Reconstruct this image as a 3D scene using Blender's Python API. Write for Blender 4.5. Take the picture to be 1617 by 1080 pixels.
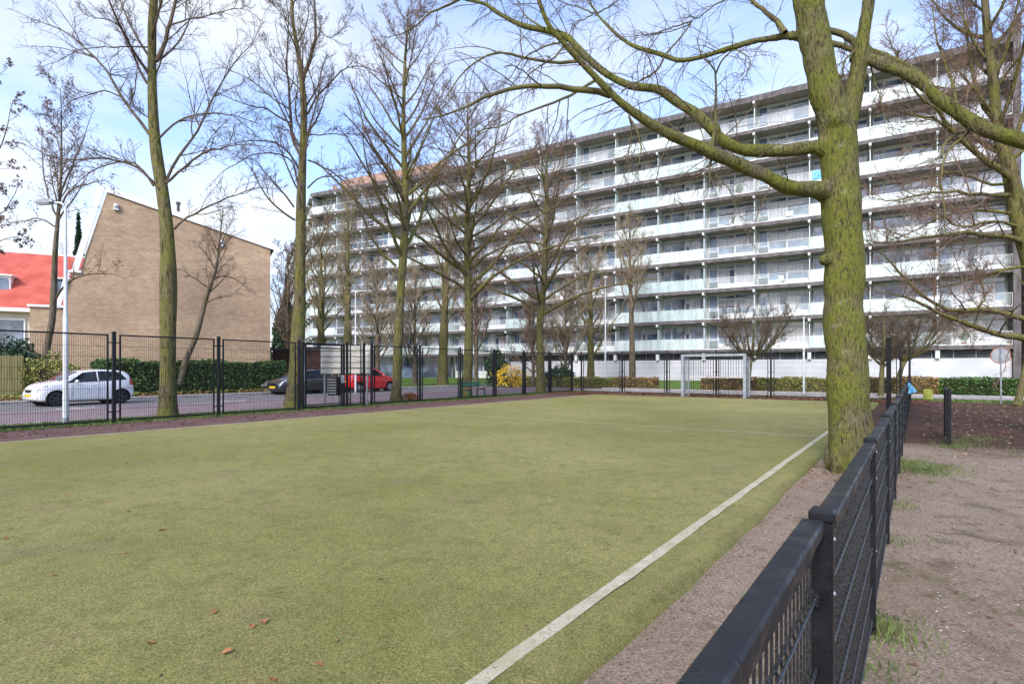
import bpy, bmesh, math, random
import numpy as np
from mathutils import Vector, Matrix
random.seed(7); RNG = np.random.default_rng(7)
R = math.radians
for o in list(bpy.data.objects): bpy.data.objects.remove(o)
S = bpy.context.scene
COL = S.collection

# ------------------------------------------------------------------ camera
F = 898.0; CX = 808.5; HY = 582.0; CH = 1.5       # focal length and horizon in photo pixels, eye height in m
cam_d = bpy.data.cameras.new('camera'); cam = bpy.data.objects.new('camera', cam_d); COL.objects.link(cam)
cam.location = (0, 0, CH); cam.rotation_euler = (R(90), 0, 0)
cam_d.sensor_width = 36; cam_d.lens = 36*F/1617; cam_d.shift_y = 42/1617
cam_d.clip_start = .05; cam_d.clip_end = 3000
S.camera = cam

# ------------------------------------------------------------------ light
SUN_EL, SUN_AZ = R(38), R(205)       # azimuth measured clockwise from +Y: behind the camera, a little left
w = bpy.data.worlds.new('World'); S.world = w; w.use_nodes = True
nt = w.node_tree; nt.nodes.clear()
def N(t, **k):
    n = nt.nodes.new(t)
    for a, b in k.items(): setattr(n, a, b)
    return n
out = N('ShaderNodeOutputWorld'); bg = N('ShaderNodeBackground'); bg.inputs[1].default_value = .15
sky = N('ShaderNodeTexSky', sky_type='NISHITA', sun_disc=False, sun_elevation=SUN_EL, sun_rotation=SUN_AZ, altitude=0, air_density=1.0, dust_density=2.0, ozone_density=1.0)
tc = N('ShaderNodeTexCoord'); sep = N('ShaderNodeSeparateXYZ'); nt.links.new(tc.outputs['Generated'], sep.inputs[0])
mx = N('ShaderNodeMath', operation='MAXIMUM'); mx.inputs[1].default_value = 0.0; nt.links.new(sep.outputs[2], mx.inputs[0])
ad = N('ShaderNodeMath', operation='ADD'); ad.inputs[1].default_value = .22; nt.links.new(mx.outputs[0], ad.inputs[0])
dx = N('ShaderNodeMath', operation='DIVIDE'); dy = N('ShaderNodeMath', operation='DIVIDE')
nt.links.new(sep.outputs[0], dx.inputs[0]); nt.links.new(ad.outputs[0], dx.inputs[1])
nt.links.new(sep.outputs[1], dy.inputs[0]); nt.links.new(ad.outputs[0], dy.inputs[1])
cmb = N('ShaderNodeCombineXYZ'); nt.links.new(dx.outputs[0], cmb.inputs[0]); nt.links.new(dy.outputs[0], cmb.inputs[1])
nz = N('ShaderNodeTexNoise'); nz.inputs['Scale'].default_value = .85; nz.inputs['Detail'].default_value = 9; nz.inputs['Roughness'].default_value = .56; nz.inputs['Distortion'].default_value = .25
mpp = N('ShaderNodeMapping'); mpp.inputs['Location'].default_value = (3.3, 1.35, 0); nt.links.new(cmb.outputs[0], mpp.inputs[0]); nt.links.new(mpp.outputs[0], nz.inputs['Vector'])
# more cloud towards the west (left)
bias = N('ShaderNodeMath', operation='MULTIPLY_ADD'); bias.inputs[1].default_value = -.13; bias.inputs[2].default_value = .0; nt.links.new(sep.outputs[0], bias.inputs[0])
sm = N('ShaderNodeMath', operation='ADD'); nt.links.new(nz.outputs[0], sm.inputs[0]); nt.links.new(bias.outputs[0], sm.inputs[1])
rp = N('ShaderNodeValToRGB'); rp.color_ramp.elements[0].position = .47; rp.color_ramp.elements[1].position = .66
rp.color_ramp.elements[0].color = (0.14, .14, .14, 1); rp.color_ramp.elements[1].color = (1, 1, 1, 1)
nt.links.new(sm.outputs[0], rp.inputs[0])
mix = N('ShaderNodeMix', data_type='RGBA')
mix.inputs[7].default_value = (3.15, 3.27, 3.42, 1)
nt.links.new(rp.outputs[0], mix.inputs[0]); nt.links.new(sky.outputs[0], mix.inputs[6])
skm = N('ShaderNodeMix', data_type='RGBA', blend_type='MULTIPLY'); skm.inputs[0].default_value = 1; skm.inputs[7].default_value = (.95, 1.06, 1.34, 1)
nt.links.new(sky.outputs[0], skm.inputs[6]); nt.links.new(skm.outputs[2], mix.inputs[6])
nt.links.new(mix.outputs[2], bg.inputs[0]); nt.links.new(bg.outputs[0], out.inputs[0])
sun_d = bpy.data.lights.new('sun', 'SUN'); sun_d.energy = 1.75; sun_d.angle = R(16); sun_d.color = (1, .95, .87)
sun = bpy.data.objects.new('sun', sun_d); COL.objects.link(sun)
sdir = Vector((math.sin(SUN_AZ)*math.cos(SUN_EL), math.cos(SUN_AZ)*math.cos(SUN_EL), math.sin(SUN_EL)))
sun.rotation_euler = sdir.to_track_quat('Z', 'Y').to_euler(); sun.location = sdir*60
S.view_settings.view_transform = 'Standard'; S.view_settings.look = 'None'; S.view_settings.gamma = 1; S.view_settings.exposure = 1.2
S.cycles.max_bounces = 5; S.cycles.transparent_max_bounces = 8; S.cycles.caustics_reflective = False; S.cycles.caustics_refractive = False

# ------------------------------------------------------------------ coordinates
CT, SN = .8151, .5794
def ST(s, t, z=0.0):        # court coordinates: s to the right across the court, t along it
    return Vector((CT*s+SN*t, -SN*s+CT*t, z))
def W(px, py, Y):           # the point at depth Y seen there in the photograph
    return Vector(((px-CX)/F*Y, Y, CH+(HY-py)/F*Y))
def H(t):                   # the ground rises a little towards the flats
    k = min(max((t-46)/8, 0), 1); return .4*k*k*(3-2*k)
def gz(p): return H(SN*p[0]+CT*p[1])

# ------------------------------------------------------------------ materials
MATS = {}
class NT:
    def __init__(s, name):
        s.m = bpy.data.materials.new(name); s.m.use_nodes = True; s.t = s.m.node_tree
        s.b = s.t.nodes['Principled BSDF']; s.tc = None; MATS[name] = s.m
    def n(s, t, ins=None, **k):
        n = s.t.nodes.new(t)
        for a, b in k.items(): setattr(n, a, b)
        for a, b in (ins or {}).items():
            if hasattr(b, 'is_linked') or isinstance(b, bpy.types.NodeSocket): s.t.links.new(b, n.inputs[a])
            else: n.inputs[a].default_value = b
        return n
    def co(s, scale=(1, 1, 1), rot=(0, 0, 0), kind='Object'):
        if s.tc is None: s.tc = s.n('ShaderNodeTexCoord')
        return s.n('ShaderNodeMapping', {0: s.tc.outputs[kind], 'Scale': scale, 'Rotation': rot}).outputs[0]
    def noise(s, sc, det=4, rough=.55, vec=None, dist=0):
        return s.n('ShaderNodeTexNoise', {'Vector': vec or s.co(), 'Scale': sc, 'Detail': det, 'Roughness': rough, 'Distortion': dist}).outputs[0]
    def ramp(s, f, stops):
        r = s.n('ShaderNodeValToRGB', {0: f}); e = r.color_ramp.elements
        while len(e) < len(stops): e.new(.5)
        for i, (p, c) in enumerate(stops):
            e[i].position = p; e[i].color = (c, c, c, 1) if isinstance(c, (int, float)) else (*c, 1)
        return r.outputs[0]
    def mix(s, f, a, b, mode='MIX'):
        m = s.n('ShaderNodeMix', data_type='RGBA', blend_type=mode)
        for i, v in ((0, f), (6, a), (7, b)):
            if isinstance(v, bpy.types.NodeSocket): s.t.links.new(v, m.inputs[i])
            elif isinstance(v, tuple): m.inputs[i].default_value = (*v, 1)
            else: m.inputs[i].default_value = v
        return m.outputs[2]
    def math(s, op, a, b=0.0):
        m = s.n('ShaderNodeMath', operation=op)
        for i, v in ((0, a), (1, b)):
            if isinstance(v, bpy.types.NodeSocket): s.t.links.new(v, m.inputs[i])
            else: m.inputs[i].default_value = v
        return m.outputs[0]
    def out(s, col, rough=.8, bump=None, bs=.3, bd=.02, metal=0, spec=.5, coat=0, trans=0):
        b = s.b
        def put(nm, v):
            if isinstance(v, bpy.types.NodeSocket): s.t.links.new(v, b.inputs[nm])
            elif isinstance(v, tuple): b.inputs[nm].default_value = (*v, 1)
            else: b.inputs[nm].default_value = v
        put('Base Color', col); put('Roughness', rough); put('Metallic', metal); put('Specular IOR Level', spec); put('Coat Weight', coat); put('Transmission Weight', trans)
        if bump is not None:
            bn = s.n('ShaderNodeBump', {'Height': bump, 'Strength': bs, 'Distance': bd}); s.t.links.new(bn.outputs[0], b.inputs['Normal'])
        return s.m
def two(name, a, b, sc=3, rough=.8, det=4, lo=.35, hi=.65, bump=0, bsc=None, spec=.3, metal=0, coat=0, stretch=(1, 1, 1)):
    t = NT(name); v = t.co(stretch); n = t.noise(sc, det, vec=v)
    c = t.mix(t.ramp(n, [(lo, 0.0), (hi, 1.0)]), a, b)
    bp = t.noise(bsc or sc*6, 4, vec=v) if bump else None
    return t.out(c, rough, bp, bump or .1, .02, metal=metal, spec=spec, coat=coat)

two('asphalt', (.115, .11, .115), (.17, .165, .17), 1.3, .9, bump=.3, bsc=90)
two('concrete', (.33, .32, .30), (.45, .43, .41), 1.5, .85, bump=.2, bsc=40)
two('kerb', (.24, .23, .22), (.36, .34, .33), 2, .85)
two('white_paint', (.72, .74, .76), (.82, .83, .84), 1.2, .6)
two('white_wall', (.42, .42, .46), (.53, .52, .56), .5, .8)
two('slab_white', (.58, .60, .61), (.70, .71, .71), .7, .6)
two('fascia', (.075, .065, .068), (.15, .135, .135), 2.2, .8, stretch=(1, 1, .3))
two('screen_glass', (.52, .60, .585), (.62, .69, .67), .6, .25, spec=.6)
two('door_dark', (.03, .05, .06), (.08, .10, .11), .9, .25, spec=.7)
two('dark_strip', (.02, .022, .028), (.05, .052, .06), 1.5, .4)
two('roof_felt', (.10, .10, .11), (.16, .16, .17), .6, .8)
two('brown_wood', (.10, .045, .03), (.17, .08, .05), 2, .8)
two('fence_wood', (.30, .26, .10), (.42, .34, .16), 2.5, .85, stretch=(4, 4, .4))
two('galv', (.24, .26, .29), (.36, .38, .41), 6, .45, metal=.5)
two('goal_grey', (.20, .22, .24), (.31, .33, .36), 5, .5, metal=.2)
two('pole_white', (.52, .54, .56), (.66, .67, .68), 3, .4)
two('black_metal', (.006, .0065, .008), (.013, .014, .017), 14, .42, spec=.22, bump=.12, bsc=60)
two('tyre', (.012, .012, .013), (.025, .025, .026), 8, .8)
two('rim', (.40, .41, .43), (.55, .56, .58), 8, .35, metal=.7)
two('rim_dark', (.06, .06, .065), (.10, .10, .11), 8, .4, metal=.7)
two('plastic_black', (.012, .012, .014), (.02, .02, .022), 8, .45)
two('yellow_plate', (.75, .42, .02), (.8, .46, .04), 5, .4)
two('green_paint', (.02, .13, .09), (.03, .19, .13), 5, .45)
two('rust_wood', (.25, .09, .05), (.36, .15, .09), 5, .6)
two('blue_sheet', (.03, .24, .50), (.22, .50, .72), 5, .5)
two('pale_blue_label', (.35, .55, .75), (.55, .70, .85), 9, .5)
two('roof_red', (.38, .07, .05), (.50, .115, .085), 1.2, .75, bump=.3, bsc=12)
two('cream_wall', (.55, .52, .44), (.68, .64, .55), .7, .8)
two('brick_pink', (.30, .19, .155), (.40, .26, .21), 1.2, .85)
two('mossy', (.20, .22, .04), (.33, .34, .08), 5, .9)
two('leaf_dry', (.22, .085, .035), (.34, .15, .06), 9, .7)
two('leaf_brown', (.07, .03, .02), (.16, .075, .045), 9, .75)
two('leaf_hedge', (.035, .085, .016), (.085, .165, .035), 2.4, .5, spec=.4)
two('leaf_evergreen', (.02, .05, .025), (.045, .09, .04), 2.4, .6)
two('leaf_bronze', (.20, .12, .045), (.30, .20, .07), 1.4, .6)
two('leaf_yellowgreen', (.16, .19, .04), (.27, .27, .06), 1.4, .6)
two('leaf_yellow', (.68, .42, .02), (.80, .55, .04), 3, .6)
two('leaf_pinkwhite', (.35, .28, .26), (.5, .45, .40), 3, .6)
two('grass_blade', (.055, .095, .02), (.12, .16, .04), 1.5, .6)
t = NT('wet_wire'); t.out((.012, .013, .016), t.ramp(t.noise(60, 2), [(.42, .12), (.55, .5)]), t.noise(90, 3), .8, .004, spec=.9)
two('pebble', (.30, .25, .22), (.5, .45, .42), 3, .8)
two('hedge_core', (.015, .022, .008), (.03, .035, .014), 4, 1)
two('hedge_core_brown', (.06, .045, .025), (.09, .07, .035), 4, 1)
two('slat_grey', (.36, .34, .31), (.52, .50, .46), 3, .85, stretch=(1, 1, 3))
two('tree_green', (.03, .06, .03), (.05, .09, .045), 1, .7)
def panel_mat(name, a, b):
    t = NT(name); inf = t.n('ShaderNodeObjectInfo'); base = t.mix(inf.outputs['Random'], a, b)
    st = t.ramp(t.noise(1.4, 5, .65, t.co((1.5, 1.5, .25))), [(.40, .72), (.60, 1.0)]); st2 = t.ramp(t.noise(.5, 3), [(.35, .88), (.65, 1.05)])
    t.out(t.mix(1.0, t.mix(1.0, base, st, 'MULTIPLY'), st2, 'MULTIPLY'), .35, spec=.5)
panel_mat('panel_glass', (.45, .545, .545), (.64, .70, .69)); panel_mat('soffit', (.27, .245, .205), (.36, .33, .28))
t = NT('glass_dark'); t.out(t.mix(t.ramp(t.noise(.6, 3), [(.4, 0.0), (.6, 1.0)]), (.04, .055, .09), (.19, .25, .36)), .06, spec=1.0)  # pale blue patches put the sky's reflection into the base colour
t = NT('glass_curtain'); v = t.co((7, 7, .3)); t.out(t.mix(t.ramp(t.noise(1.6, 2, vec=v), [(.35, 0.0), (.65, 1.0)]), (.22, .22, .25), (.44, .43, .46)), .08, spec=1.0)
t = NT('car_glass'); t.out(t.mix(t.ramp(t.noise(2.5, 2), [(.45, 0.0), (.6, 1.0)]), (.006, .008, .011), (.022, .028, .035)), .04, spec=.6)
t = NT('headlight'); t.out((.30, .32, .35), .08, spec=1.0, coat=1)
t = NT('tail_red'); t.out((.45, .01, .01), .15, spec=.8, coat=1)
for nm, c in (('paint_white', (.80, .81, .82)), ('paint_red', (.62, .008, .012)), ('paint_black', (.014, .015, .020))):
    t = NT(nm); n = t.noise(1.2, 3); t.out(t.mix(n, c, tuple(min(1, x*.9+.004) for x in c)), .22, spec=.5, coat=1)

t = NT('wet_rail'); vo = t.n('ShaderNodeTexVoronoi', {'Vector': t.co(), 'Scale': 95.0}); dr = t.ramp(vo.outputs['Distance'], [(.0, 1.0), (.30, .55), (.36, 0.0)]); msk = t.ramp(t.noise(14, 3), [(.50, 0.0), (.56, 1.0)])
t.out(t.mix(t.noise(6, 5), (.007, .0075, .010), (.022, .021, .020)), t.ramp(t.noise(9, 4), [(.4, .30), (.6, .6)]), t.math('MULTIPLY', dr, msk), 1.0, .006, spec=.3)
# bark: green algae over brown-grey furrows
def bark(name, ca, cb, green, gf=(.40, .62), furrow=22, bs=.9, bd=.03, st=.16):
    t = NT(name); v = t.co((1, 1, st)); v0 = t.co()
    f1 = t.noise(furrow, 6, .65, v, .6); f2 = t.noise(furrow*3.5, 4, .6, v)
    base = t.mix(t.ramp(f1, [(.35, 0.0), (.62, 1.0)]), ca, cb)
    g = t.ramp(t.noise(1.7, 5, .6, v0), [(gf[0], 0.0), (gf[1], 1.0)])
    gg = t.math('MULTIPLY', g, t.ramp(f1, [(.30, .35), (.62, 1.0)]))
    c = t.mix(gg, base, green)
    c = t.mix(t.ramp(f2, [(.35, .45), (.55, 1.0)]), (.012, .010, .006), c)
    c = t.mix(t.ramp(f1, [(.36, .25), (.47, 1.0)]), (.020, .016, .010), c)
    lich = t.ramp(t.noise(5.5, 5, .7, v0), [(.62, 0.0), (.70, .55)]); c = t.mix(lich, c, (.30, .30, .20))
    h = t.math('ADD', f1, t.math('MULTIPLY', f2, .4))
    return t.out(c, .9, h, bs, bd, spec=.2)
bark('bark_big', (.075, .058, .038), (.205, .175, .105), (.170, .185, .022), (.33, .55), 40, 1.0, .04, .22)
bark('bark_green', (.068, .052, .034), (.175, .14, .085), (.165, .160, .030), (.34, .60), 16)
bark('bark_brown', (.085, .065, .05), (.20, .155, .12), (.12, .11, .035), (.45, .70), 14)
two('twig', (.070, .047, .031), (.135, .095, .062), 2, .85)
two('twig_red', (.135, .085, .062), (.235, .155, .115), 2, .85)
two('twig_tan', (.25, .19, .12), (.36, .285, .185), 2, .85)
two('limb_green', (.070, .058, .030), (.13, .12, .038), 3, .85)

# brick house
t = NT('brick'); v = t.co((1, 1, 1), (R(90), 0, 0), 'Object')
br = t.n('ShaderNodeTexBrick', {'Vector': v, 'Color1': (.36, .245, .16, 1), 'Color2': (.50, .36, .24, 1), 'Mortar': (.36, .30, .25, 1), 'Scale': 1.0, 'Mortar Size': .008, 'Brick Width': .22, 'Row Height': .068, 'Bias': -.1})
tone = t.ramp(t.noise(.30, 6, .65), [(.3, (.70, .67, .64)), (.7, (1.16, 1.12, 1.04))])
strk = t.ramp(t.noise(1.6, 5, .65, t.co((.45, .45, 2.2))), [(.35, (.90, .89, .88)), (.65, (1.07, 1.07, 1.06))])
t.out(t.mix(1.0, t.mix(1.0, br.outputs[0], tone, 'MULTIPLY'), strk, 'MULTIPLY'), .9, br.outputs[1], -.2, .01)

# street pavers
t = NT('pavers'); v = t.co((1, 1, 1), (0, 0, R(35.4+45)))
br = t.n('ShaderNodeTexBrick', {'Vector': v, 'Color1': (.155, .105, .115, 1), 'Color2': (.235, .165, .18, 1), 'Mortar': (.10, .085, .085, 1), 'Scale': 1.0, 'Mortar Size': .006, 'Brick Width': .21, 'Row Height': .105})
t.out(t.mix(1.0, br.outputs[0], t.ramp(t.noise(.5, 5), [(.3, (.85, .85, .87)), (.7, (1.15, 1.13, 1.15))]), 'MULTIPLY'), .8, br.outputs[1], -.2, .01)
t = NT('paving_slabs'); v = t.co((1, 1, 1), (0, 0, R(35.4)))
br = t.n('ShaderNodeTexBrick', {'Vector': v, 'Color1': (.26, .225, .22, 1), 'Color2': (.34, .30, .29, 1), 'Mortar': (.22, .2, .19, 1), 'Scale': 1.0, 'Mortar Size': .008, 'Brick Width': .3, 'Row Height': .3})
t.out(t.mix(1.0, br.outputs[0], t.ramp(t.noise(.8, 5), [(.3, .85), (.7, 1.12)]), 'MULTIPLY'), .85)

# artificial turf
t = NT('turf'); v = t.co()
big = t.noise(.16, 5, .6, v); mid = t.noise(1.1, 6, .65, v); fine = t.noise(85, 3, .7, v); fib = t.noise(240, 2, .7, v)
ca = t.mix(t.ramp(big, [(.38, 0.0), (.62, 1.0)]), (.215, .200, .068), (.322, .283, .122))
ca = t.mix(t.ramp(mid, [(.50, 0.0), (.74, .8)]), ca, (.235, .185, .10))
ca = t.mix(t.ramp(t.noise(5.5, 5, .7, v), [(.36, .45), (.52, 0.0)]), ca, (.115, .135, .035))
ca = t.mix(t.ramp(t.noise(3.1, 6, .7, t.co((1, 1, 1), (0, 0, 1.1))), [(.58, 0.0), (.70, .5)]), ca, (.17, .125, .080))
ca = t.mix(t.ramp(t.noise(.45, 6, .65, t.co((1, 2.6, 1), (0, 0, R(35)))), [(.58, 0.0), (.72, .55)]), ca, (.20, .165, .11))
ca = t.mix(t.ramp(t.noise(26, 4, .7, v), [(.3, .0), (.7, .30)]), ca, (.12, .155, .03))
sp = t.ramp(fine, [(.30, (.38, .40, .34)), (.50, (.98, .98, .98)), (.70, (1.60, 1.58, 1.5))])
sp2 = t.ramp(fib, [(.30, (.42, .44, .38)), (.5, (1, 1, 1)), (.70, (1.4, 1.4, 1.35))])
t.out(t.mix(1.0, t.mix(1.0, ca, sp, 'MULTIPLY'), sp2, 'MULTIPLY'), .95, t.math('ADD', fine, fib), .8, .012, spec=.15)
t = NT('turf_line'); v = t.co(); c = t.mix(t.ramp(t.noise(14, 8, .6, v), [(.35, 0.0), (.65, 1.0)]), (.33, .30, .215), (.48, .445, .35))
c = t.mix(t.ramp(t.noise(3.5, 8, .8, v), [(.50, 0.0), (.66, .75)]), c, (.24, .22, .10)); c = t.mix(t.ramp(t.noise(90, 3, .7, v), [(.34, .8), (.48, 0.0)]), c, (.15, .15, .06)); t.out(c, .95, t.noise(120, 3), .5, .01, spec=.1)
two('turf_fibre', (.11, .115, .045), (.18, .17, .07), 3, .8)
# trodden earth, gravel and mulch in one sheet
t = NT('earth'); v = t.co(); pos = t.n('ShaderNodeSeparateXYZ', {0: t.tc.outputs['Object']})
tt = t.math('ADD', t.math('MULTIPLY', pos.outputs[0], SN), t.math('MULTIPLY', pos.outputs[1], CT))
ss = t.math('SUBTRACT', t.math('MULTIPLY', pos.outputs[0], CT), t.math('MULTIPLY', pos.outputs[1], SN))
wob = t.math('MULTIPLY', t.math('SUBTRACT', t.noise(.35, 5, .6, v), .5), 7.0)
m1 = t.ramp(t.math('MULTIPLY', t.math('ADD', t.math('SUBTRACT', tt, t.math('MULTIPLY', ss, .12)), wob), .05), [(.60, 0.0), (.72, 1.0)])
g1 = t.mix(t.ramp(t.noise(.9, 6, .65, v), [(.35, 0.0), (.65, 1.0)]), (.54, .40, .295), (.72, .565, .44))
g1 = t.mix(t.ramp(t.noise(55, 4, .75, v), [(.36, 0.0), (.62, 1.0)]), (.25, .175, .125), g1)
g1 = t.mix(t.ramp(t.noise(130, 2, .7, v), [(.62, 0.0), (.72, .8)]), g1, (.58, .53, .48))
g2 = t.mix(t.ramp(t.noise(1.4, 6, .7, v), [(.35, 0.0), (.65, 1.0)]), (.12, .065, .05), (.22, .125, .095))
g2 = t.mix(t.ramp(t.noise(40, 5, .75, v), [(.36, 0.0), (.66, 1.0)]), (.06, .032, .026), g2)
g2 = t.mix(t.ramp(t.noise(90, 2, .7, v), [(.63, 0.0), (.72, .8)]), g2, (.34, .20, .14))
g1 = t.mix(t.ramp(t.noise(2.2, 7, .75, v), [(.54, 0.0), (.66, .75)]), g1, (.22, .145, .105))
g1 = t.mix(t.ramp(t.noise(14, 5, .75, v), [(.52, 0.0), (.66, .6)]), g1, (.22, .16, .12))
c = t.mix(m1, g1, g2)
moss = t.ramp(t.noise(1.1, 6, .7, v), [(.55, 0.0), (.68, .6)])
c = t.mix(moss, c, (.15, .155, .045))
t.out(c, .95, t.math('ADD', t.noise(30, 5, .75, v), t.noise(120, 3, .7, v)), 1.0, .04, spec=.15)
def soil(name, a, b, d, grit):
    t = NT(name); v = t.co()
    c = t.mix(t.ramp(t.noise(1.3, 6, .68, v), [(.35, 0.0), (.65, 1.0)]), a, b)
    c = t.mix(t.ramp(t.noise(28, 4, .75, v), [(.36, 0.0), (.6, 1.0)]), d, c)
    c = t.mix(t.ramp(t.noise(70, 2, .7, v), [(.62, 0.0), (.72, .7)]), c, grit)
    t.out(c, .95, t.noise(40, 5, .75, v), .6, .02, spec=.15)
soil('litter', (.115, .060, .055), (.20, .125, .115), (.05, .03, .028), (.28, .19, .16))
soil('red_litter', (.085, .035, .035), (.15, .07, .062), (.04, .018, .018), (.24, .12, .10))
soil('grass', (.085, .155, .022), (.155, .235, .045), (.055, .095, .018), (.22, .28, .08))
soil('rough_ground', (.12, .12, .05), (.22, .16, .07), (.06, .05, .025), (.34, .20, .07))

# ------------------------------------------------------------------ mesh helpers
def link_obj(name, me, mat, parent=None, loc=None):
    o = bpy.data.objects.new(name, me); COL.objects.link(o)
    for m in (mat if isinstance(mat, (list, tuple)) else [mat]): me.materials.append(MATS[m])
    if parent is not None: o.parent = parent
    if loc is not None: o.location = loc
    return o
def np_mesh(name, V, Q, smooth=False):
    me = bpy.data.meshes.new(name); V = np.asarray(V, dtype=np.float32).reshape(-1, 3); Q = np.asarray(Q, dtype=np.int32); k = Q.shape[1]
    me.vertices.add(len(V)); me.vertices.foreach_set('co', V.ravel())
    me.loops.add(Q.size); me.loops.foreach_set('vertex_index', Q.ravel())
    me.polygons.add(len(Q)); me.polygons.foreach_set('loop_start', np.arange(0, Q.size, k, dtype=np.int32))
    me.update(calc_edges=True)
    if smooth: me.polygons.foreach_set('use_smooth', np.ones(len(Q), dtype=bool))
    me.validate(); return me
class MB:
    def __init__(s): s.v = []; s.f = []; s.m = []; s.mi = 0; s.sm = []
    def add(s, vs, fs, smooth=False):
        b = len(s.v); s.v += [tuple(x) for x in vs]; s.f += [tuple(i+b for i in f) for f in fs]; s.m += [s.mi]*len(fs); s.sm += [smooth]*len(fs); return s
    def box(s, x0, x1, y0, y1, z0, z1, M=None, bev=0):
        if bev:
            b = bev; P = []
            for z, k in ((z0, b), (z0+b, 0), (z1-b, 0), (z1, b)):
                P += [(x0+k+b*(k == 0), y0+k, z), (x1-k-b*(k == 0), y0+k, z), (x1-k, y0+k+b*(k == 0), z), (x1-k, y1-k-b*(k == 0), z),
                      (x1-k-b*(k == 0), y1-k, z), (x0+k+b*(k == 0), y1-k, z), (x0+k, y1-k-b*(k == 0), z), (x0+k, y0+k+b*(k == 0), z)]
            if M: P = [M(p) for p in P]
            fs = [tuple(reversed(range(8)))]+[(r*8+i, r*8+(i+1) % 8, r*8+8+(i+1) % 8, r*8+8+i) for r in range(3) for i in range(8)]+[tuple(range(24, 32))]
            return s.add(P, fs)
        P = [(x0, y0, z0), (x1, y0, z0), (x1, y1, z0), (x0, y1, z0), (x0, y0, z1), (x1, y0, z1), (x1, y1, z1), (x0, y1, z1)]
        if M: P = [M(p) for p in P]
        return s.add(P, [(0, 3, 2, 1), (4, 5, 6, 7), (0, 1, 5, 4), (1, 2, 6, 5), (2, 3, 7, 6), (3, 0, 4, 7)])
    def tube(s, pts, r, n=8, caps=True, smooth=True):
        pts = [Vector(p) for p in pts]; rs = r if isinstance(r, (list, tuple)) else [r]*len(pts); V = []; fs = []
        for i, p in enumerate(pts):
            d = (pts[min(i+1, len(pts)-1)]-pts[max(i-1, 0)]).normalized()
            ref = Vector((0, 0, 1)) if abs(d.z) < .9 else Vector((1, 0, 0))
            a = d.cross(ref).normalized(); b = d.cross(a)
            for k in range(n):
                an = 2*math.pi*(k+.5)/n; V.append(p+a*math.cos(an)*rs[i]+b*math.sin(an)*rs[i])
        for i in range(len(pts)-1):
            for k in range(n): fs.append((i*n+k, i*n+(k+1) % n, (i+1)*n+(k+1) % n, (i+1)*n+k))
        s.add(V, fs, smooth)
        if caps: s.add(V[:n], [tuple(range(n))]); s.add(V[-n:], [tuple(reversed(range(n)))])
        return s
    def prism(s, pts, h0, h1, M=None):      # polygon (a, b) extruded along the third axis, M maps (a, b, c) to a point
        n = len(pts); P = [(a, b, h0) for a, b in pts]+[(a, b, h1) for a, b in pts]
        if M: P = [M(p) for p in P]
        return s.add(P, [tuple(reversed(range(n))), tuple(range(n, 2*n))]+[(i, (i+1) % n, n+(i+1) % n, n+i) for i in range(n)])
    def sphere(s, c, r, nu=12, nv=8, sc=(1, 1, 1)):
        V = []; fs = []
        for j in range(nv+1):
            a = math.pi*j/nv
            for i in range(nu):
                b = 2*math.pi*i/nu; V.append((c[0]+r*sc[0]*math.sin(a)*math.cos(b), c[1]+r*sc[1]*math.sin(a)*math.sin(b), c[2]+r*sc[2]*math.cos(a)))
        for j in range(nv):
            for i in range(nu): fs.append((j*nu+i, (j+1)*nu+i, (j+1)*nu+(i+1) % nu, j*nu+(i+1) % nu))
        return s.add(V, fs, True)
    def obj(s, name, mat, parent=None, off=None, bevel=0):
        me = bpy.data.meshes.new(name); V = s.v
        if off is not None: V = [(a-off[0], b-off[1], c-off[2]) for a, b, c in V]
        me.from_pydata(V, [], s.f); me.polygons.foreach_set('material_index', s.m); me.polygons.foreach_set('use_smooth', s.sm)
        me.validate(); me.update()
        o = link_obj(name, me, mat, parent)
        if off is not None and parent is None: o.location = off
        if bevel:
            b = o.modifiers.new('bevel', 'BEVEL'); b.width = bevel; b.segments = 2; b.limit_method = 'ANGLE'
        return o
def tag(o, label=None, cat=None, group=None, kind=None):
    if label: o['label'] = label
    if cat: o['category'] = cat
    if group: o['group'] = group
    if kind: o['kind'] = kind
    return o
def thing(name, label, cat, loc=(0, 0, 0), rz=0, group=None):
    o = bpy.data.objects.new(name, None); COL.objects.link(o); o.location = loc; o.rotation_euler = (0, 0, rz); o.empty_display_size = .2
    return tag(o, label, cat, group)
def children(o): return [c for c in bpy.data.objects if c.parent == o]
def copy_tree(o, parent=None):
    c = o.copy(); COL.objects.link(c)
    if parent is not None: c.parent = parent
    for ch in children(o): copy_tree(ch, c)
    return c
def unit_0(v): return v/np.linalg.norm(v, axis=-1, keepdims=True)
def leaf_cloud(P, size, g):
    n = len(P); a = unit_0(g.normal(0, 1, (n, 3))); b = unit_0(np.cross(a, g.normal(0, 1, (n, 3)))); a = a*size*.8; b = b*size/2
    return link_obj('foliage', np_mesh('foliage', np.stack([P-a, P-b, P+a, P+b], 1).reshape(-1, 3), np.arange(4*n).reshape(n, 4)), 'leaf_hedge')
RZD = math.atan2(CT, SN)       # rotation that puts local x along t
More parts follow.
